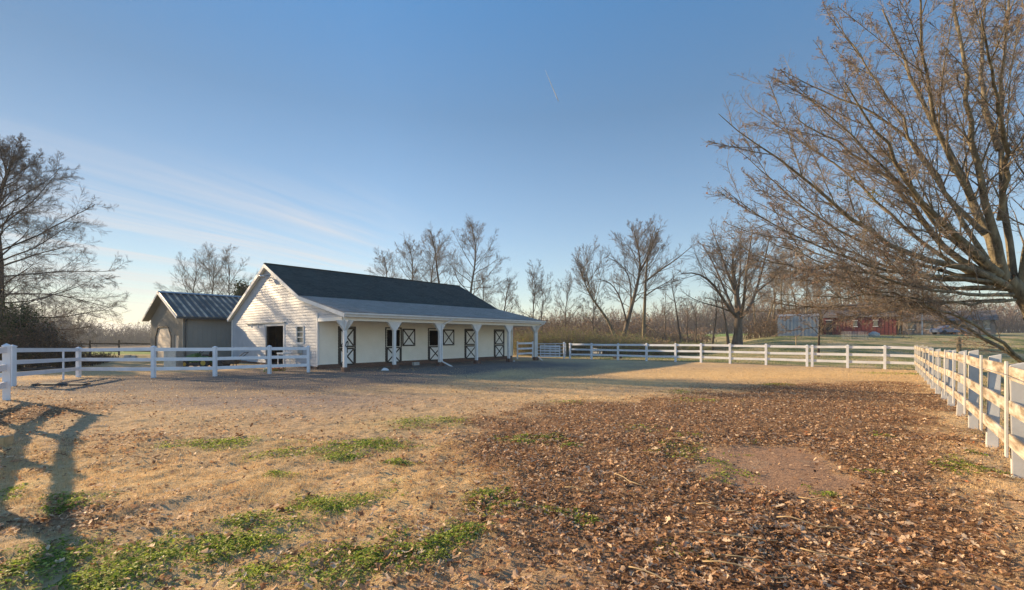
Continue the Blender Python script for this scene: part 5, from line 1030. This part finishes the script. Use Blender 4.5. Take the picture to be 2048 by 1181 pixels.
for q in ((pa, pb), (pa + [0, 1.6, 0], pb + [0, 1.6, 0]), (pa, pa + [0, 1.6, 0]), (pb, pb + [0, 1.6, 0])):
    m = MB()
    for h in np.linspace(.02, .9, 7): m.tube([q[0] + Z3 * h, q[1] + Z3 * h], .012, 4)
    for f_ in np.linspace(0, 1, 8): c = q[0] + (q[1] - q[0]) * f_; m.tube([c, c + Z3 * .9], .010, 4)
    m.build('wire_panel', M['metal_grey'], t)
p = gp(1748, 58); t = MB(); t.tube([p - Z3 * .1, p + Z3 * .35, p + Z3 * .6], [.65, .6, .15], 10); tag(t.build('lawn_boulder', M['stone'], None, smooth=True), 'pale rounded boulder at the foot of the red barn', 'boulder')
# metal feeder behind the far fence
b0 = along(1186) + u * 1.6; t = thing('hay_feeder', 'grey metal hay feeder frame on small wheels behind the far white fence', 'feeder', (*b0, gz_(b0))); 
def fb(a, w, z_): return np.array([b0[0] - v[0] * a + u[0] * w, b0[1] - v[1] * a + u[1] * w, gz_(b0) + z_])
m = MB()
for z_ in (.3, .65, 1.0):
    for w in (0, .8): m.tube([fb(-1.2, w, z_), fb(1.0, w, z_)], .022, 6)
for a in (-1.2, -.5, .3, 1.0):
    for w in (0, .8): m.tube([fb(a, w, .12), fb(a, w, 1.05)], .025, 6)
m.build('frame', M['black_metal'], t); m = MB(); m.add([fb(-1.1, .05, .4), fb(-.1, .05, .4), fb(-.1, .05, .75), fb(-1.1, .05, .9)], [(0, 1, 2, 3)]); m.build('side_panel', M['metal_grey'], t)
for w in (-.08, .88): m = MB(); m.tube([fb(1.1, w - .04, .17), fb(1.1, w + .04, .17)], .17, 14); m.build('wheel', M['rubber'], t)

# ------------------------------------------------------------------ things near the shed and gable
def near(px, py): x, y = G(px, py); return np.array([x, y, zs(x, y)])
# lawn tractor
p = near(400, 734.5); t = thing('lawn_tractor', 'green lawn tractor with yellow wheel hubs parked by the shed', 'tractor', p); gm = plain('green_tractor_paint', (.02, .085, .02), (.03, .12, .03), 3, .35); ym = plain('yellow_hub_paint', (.30, .22, .03), (.38, .28, .04), 4, .4)
m = MB(); m.hexa([p + [-.75, -.25, .3], p + [-.05, -.25, .3], p + [-.05, .25, .3], p + [-.75, .25, .3], p + [-.70, -.2, .68], p + [-.05, -.23, .82], p + [-.05, .23, .82], p + [-.70, .2, .68]]); m.build('hood', gm, t, .04)
m = MB(); m.hexa([p + [.15, -.45, .48], p + [.85, -.45, .48], p + [.85, .45, .48], p + [.15, .45, .48], p + [.2, -.42, .66], p + [.8, -.42, .62], p + [.8, .42, .62], p + [.2, .42, .66]]); m.box(p + [.1, 0, .34], (.75, 0, 0), (0, .28, 0), (0, 0, .06)); m.build('fender', gm, t, .03)
m = MB(); m.hexa([p + [.25, -.22, .64], p + [.65, -.22, .64], p + [.65, .22, .64], p + [.25, .22, .64], p + [.25, -.2, .74], p + [.68, -.2, .74], p + [.68, .2, .74], p + [.25, .2, .74]]); m.hexa([p + [.62, -.2, .72], p + [.72, -.2, .72], p + [.72, .2, .72], p + [.62, .2, .72], p + [.74, -.17, 1.08], p + [.80, -.17, 1.06], p + [.80, .17, 1.06], p + [.74, .17, 1.08]]); m.build('seat', M['rubber'], t, .02)
m = MB(); m.tube([p + [-.05, 0, .8], p + [.06, 0, .98]], .022, 6); c = p + [.06, 0, .98]; ring = [c + np.array([math.cos(a) * .16 * .5, math.sin(a) * .16, math.cos(a) * -.12]) for a in np.linspace(0, 2 * math.pi, 17)]; m.tube(ring, .018, 6, False); m.build('steering_wheel', M['rubber'], t)
m = MB(); m.hexa([p + [-.35, -.52, .1], p + [.35, -.52, .1], p + [.35, .52, .1], p + [-.35, .52, .1], p + [-.28, -.45, .26], p + [.28, -.45, .26], p + [.28, .45, .26], p + [-.28, .45, .26]]); m.build('mower_deck', M['dark_trim'], t, .02)
for dx, rr2 in ((-.55, .19), (.52, .26)):
    for w in (-.42, .42):
        m = MB(); m.tube([p + [dx, w - .09, rr2], p + [dx, w + .09, rr2]], rr2, 18); wh = m.build('wheel', M['rubber'], t); m = MB(); m.tube([p + [dx, w - .1, rr2], p + [dx, w + .1, rr2]], rr2 * .55, 14); m.build('hub', ym, wh)
p = near(347, 738); t = thing('utility_box', 'grey utility cabinet standing by the shed garage door', 'cabinet', p); m = MB(); m.box(p + [0, 0, .48], (.34, 0, 0), (0, .28, 0), (0, 0, .5)); m.build('cabinet', M['metal_grey'], t, .015); m = MB(); m.hexa([p + [-.38, -.32, .98], p + [.38, -.32, .98], p + [.38, .32, .98], p + [-.38, .32, .98], p + [-.36, -.3, 1.03], p + [.36, -.3, 1.03], p + [.36, .3, 1.06], p + [-.36, .3, 1.06]]); m.build('lid', M['alu'], t)
# push cart, pump table, timber pile, flowers
p = near(452, 735.5); t = thing('handcart', 'dark two-wheeled handcart against the white sliding door', 'cart', p); m = MB(); m.hexa([p + [-.3, -.25, .25], p + [.6, -.25, .2], p + [.6, .25, .2], p + [-.3, .25, .25], p + [-.4, -.32, .5], p + [.72, -.32, .5], p + [.72, .32, .5], p + [-.4, .32, .5]]); m.build('tub', M['black_metal'], t, .01)
m = MB(); m.tube([p + [.65, -.2, .45], p + [1.15, -.2, .85]], .02, 6); m.tube([p + [.65, .2, .45], p + [1.15, .2, .85]], .02, 6); m.tube([p + [1.15, -.22, .85], p + [1.15, .22, .85]], .022, 6); m.build('handle', M['black_metal'], t)
for w in (-.3, .3): m = MB(); m.tube([p + [-.15, w - .04, .2], p + [-.15, w + .04, .2]], .2, 16); m.build('wheel', M['rubber'], t)
m = MB(); m.tube([p + [.5, -.15, .25], p + [.5, -.15, 0]], .02, 6); m.tube([p + [.5, .15, .25], p + [.5, .15, 0]], .02, 6); m.build('leg', M['black_metal'], t)
p = B(-.45, Sg(583.5), 0); p[2] = gz_(p[:2]); t = thing('sink_stand', 'small white utility sink stand against the gable below the window', 'stand', p); m = MB(); m.box(p + Z3 * .78, V3 * .42, U3 * .22, Z3 * .05); m.build('table_top', M['trim'], t, .01)
for a in (-.36, .36):
    for b_ in (-.17, .17): m = MB(); m.box(p + V3 * a + U3 * b_ + Z3 * .36, V3 * .022, U3 * .022, Z3 * .38); m.build('leg', M['trim'], t)
m = MB(); m.tube([p + Z3 * .83 + V3 * .1, p + Z3 * 1.02 + V3 * .1, p + Z3 * 1.05 - V3 * .05, p + Z3 * .98 - V3 * .08], .018, 6); m.build('tap', M['alu'], t)
for px, py, cl, lb, nn, sd_ in ((555, 742.5, ((.32, .01, .02), (.5, .03, .04)), 'low red flowers at the fence foot before the barn doorway', 260, 1), (531, 744.0, ((.55, .55, .5), (.7, .7, .66)), 'small clump of white flowers by the fence post before the sliding door', 120, 2)):
    p = near(px, py); t = thing('flower_clump', lb, 'flowers', p); cs = [(p + np.array([dx, 0, .10]), .12) for dx in ((-.3, -.1, .1, .3) if nn > 200 else (0,))]; P, Fq, tn = cluster(cs, nn // len(cs), .1, .03, sd_); np_mesh('petals', P, Fq, tinted('petals_%d' % sd_, [(0, cl[0]), (1, cl[1])], .6, .2), t, tn); P, Fq, tn = cluster([(c - [0, 0, .04], r_) for c, r_ in cs], 60, .1, .03, sd_ + 5); np_mesh('leaves', P, Fq, M['weed'], t, tn)
# timbers and blocks on the left
for (pa, pb), r_, lb in (((( 40, 744), (148, 741)), .11, 'long dark log lying behind the left end of the white fence'), (((60, 735), (120, 733)), .08, 'thinner grey log lying behind the longer dark log')):
    a, b = near(*pa), near(*pb); a[2] += r_; b[2] += r_; m = MB(); k = 8; m.tube([a + (b - a) * i / k + .02 * rng.randn(3) for i in range(k + 1)], [r_ * (1 + .12 * rng.randn()) for i in range(k + 1)], 10); tag(m.build('fallen_log', M['bark_dark'] if r_ > .1 else M['bark_grey'], None, smooth=True), lb, 'log')
a = near(75, 771.5); b = near(172, 771); m = MB(); m.hexa([a + [0, -.22, .01], b + [0, -.2, .01], b + [0, .2, .01], a + [0, .25, .01], a + [0, -.2, .07], b + [0, -.18, .05], b + [0, .18, .05], a + [0, .2, .08]]); tag(m.build('rubber_mat', M['rubber'], None, .01), 'black rubber mat lying on the dirt near the left fence', 'mat')
p = near(-4, 892); m = MB(); m.box(p + [0, 0, .06], (.13, .03, 0), (-.02, .08, 0), (0, 0, .07)); tag(m.build('wood_block', M['wood_pale'], None, .008), 'pale cut wood block on the grass at the left edge', 'block')
for px, py, s_, lb in ((256, 712, .28, 'darker grey stone block on the green field edge'), (268, 711, .24, 'whiter stone block on the green field edge')):
    x, y = at(px, 38); p = np.array([x, y, zs(x, y)]); m = MB(); m.hexa([p + np.array(q) * s_ for q in ((-1, -.6, -.2), (1, -.6, -.2), (1, .6, -.2), (-1, .6, -.2), (-.8, -.5, .85), (.9, -.5, 1.0), (.8, .5, .9), (-.9, .5, .8))]); tag(m.build('stone_block', M['conc'] if 'white' in lb else M['stone'], None, .03), lb, 'stone')
# bits on the porch
p = near(770, 741.5); m = MB(); m.hexa([p + np.array(q) for q in ((-.2, -.1, 0), (.2, -.12, 0), (.22, .1, 0), (-.18, .12, 0), (-.08, -.05, .12), (.14, -.04, .10), (.1, .05, .13), (-.1, .05, .15))]); tag(m.build('feed_sack', M['trim'], None, .02), 'crumpled white sack on the dirt between the first porch posts', 'sack')
p = near(831.5, 731); m = MB(); m.box(p + [0, 0, .09], U3 * .22, V3 * .1, Z3 * .1); tag(m.build('concrete_block', M['conc'], None, .01), 'grey concrete block by the wall under the open half door', 'block')
p = near(1028, 723.5); m = MB(); m.hexa([p + np.array(q) for q in ((-.08, -.05, 0), (.08, -.05, 0), (.08, .06, 0), (-.07, .06, 0), (-.04, -.03, .07), (.05, -.02, .08), (.04, .03, .07), (-.03, .03, .06))]); tag(m.build('scrap_paper', M['trim'], None, .01), 'small white scrap on the ground by the barn far corner', 'litter')
# halter hung on the first post
p = B(PLs[0], PD - .1, 1.32); t = thing('halter', 'black horse halter hanging on the first porch post', 'halter', p); m = MB(); m.tube([p + U3 * .09 + Z3 * .1, p + U3 * .12 - Z3 * .02, p + U3 * .1 - Z3 * .16, p + U3 * .04 - Z3 * .2, p - U3 * .01 - Z3 * .14, p + U3 * .02, p + U3 * .09 + Z3 * .1], .022, 6); m.build('strap', M['rubber'], t); m = MB(); m.tube([p + U3 * .07 - Z3 * .18, p + U3 * .08 - Z3 * .5], .018, 6); m.build('lead_rope', M['rubber'], t)
# dry stalks on the leaf litter
for px, py, a_, l_ in ((1660, 1010, -.5, .5), (1735, 1030, -.45, .4), (1440, 1030, -.6, .38), (1470, 1090, -.3, .55), (1300, 1160, -.7, .3), (1485, 1155, -.5, .5), (1690, 1130, -.4, .55), (1380, 890, -.7, .7), (1255, 970, -1.1, .5), (1530, 1135, -.25, .6), (1160, 990, -.5, .3), (1620, 1060, -.55, .5)):
    x, y = G(px, py); d_ = np.array([math.cos(a_), math.sin(a_), 0]); c = np.array([x, y, float(zgm(np.array(x), np.array(y))) + .055]); m = MB(); k = 5; m.tube([c + d_ * l_ * (i / k - .5) + np.array([0, 0, .015 * math.sin(i * 1.3)]) + .008 * rng.randn(3) for i in range(k + 1)], [.0055] * 4 + [.004, .003], 5)
    tag(m.build('dry_stalk', M['wood_pale'], None, smooth=True), 'pale dry stalk lying on the brown dead leaves', 'stalk', 'dry stalks on the leaf litter')
# contrail
m = MB(); Yc = 4200; pts = [W(1090 + 27 * f_, 140 + 63 * f_, Yc) for f_ in np.linspace(0, 1, 8)]; m.tube(pts, [.8, 1.4, 2.0, 2.6, 3.2, 3.8, 4.2, 2.5], 6); tag(m.build('contrail', plain('white_vapour', (.34, .36, .40), (.38, .40, .44), .01, 1.0), None, smooth=True), 'short white contrail streak high in the blue sky', 'contrail')

# thin winter air over the valley
HZ = 1500.0; z0h, z1h = -6.5, 42.0
m = MB(); m.box((0, HZ - 300, (z0h + z1h) / 2), (HZ + 300, 0, 0), (0, HZ + 200, 0), (0, 0, (z1h - z0h) / 2)); hz = m.build('haze', None, None); hm = bpy.data.materials.new('haze_air'); hm.use_nodes = True; n_t = hm.node_tree; n_t.nodes.clear()
ho = n_t.nodes.new('ShaderNodeOutputMaterial'); pv = n_t.nodes.new('ShaderNodeVolumePrincipled'); pv.inputs['Color'].default_value = (.80, .86, .95, 1); pv.inputs['Density'].default_value = .00035; pv.inputs['Anisotropy'].default_value = .2; n_t.links.new(pv.outputs[0], ho.inputs['Volume']); hz.data.materials.append(hm); hz['kind'] = 'stuff'; hz['label'] = 'faint bluish winter haze over the valley'; hz['category'] = 'haze'
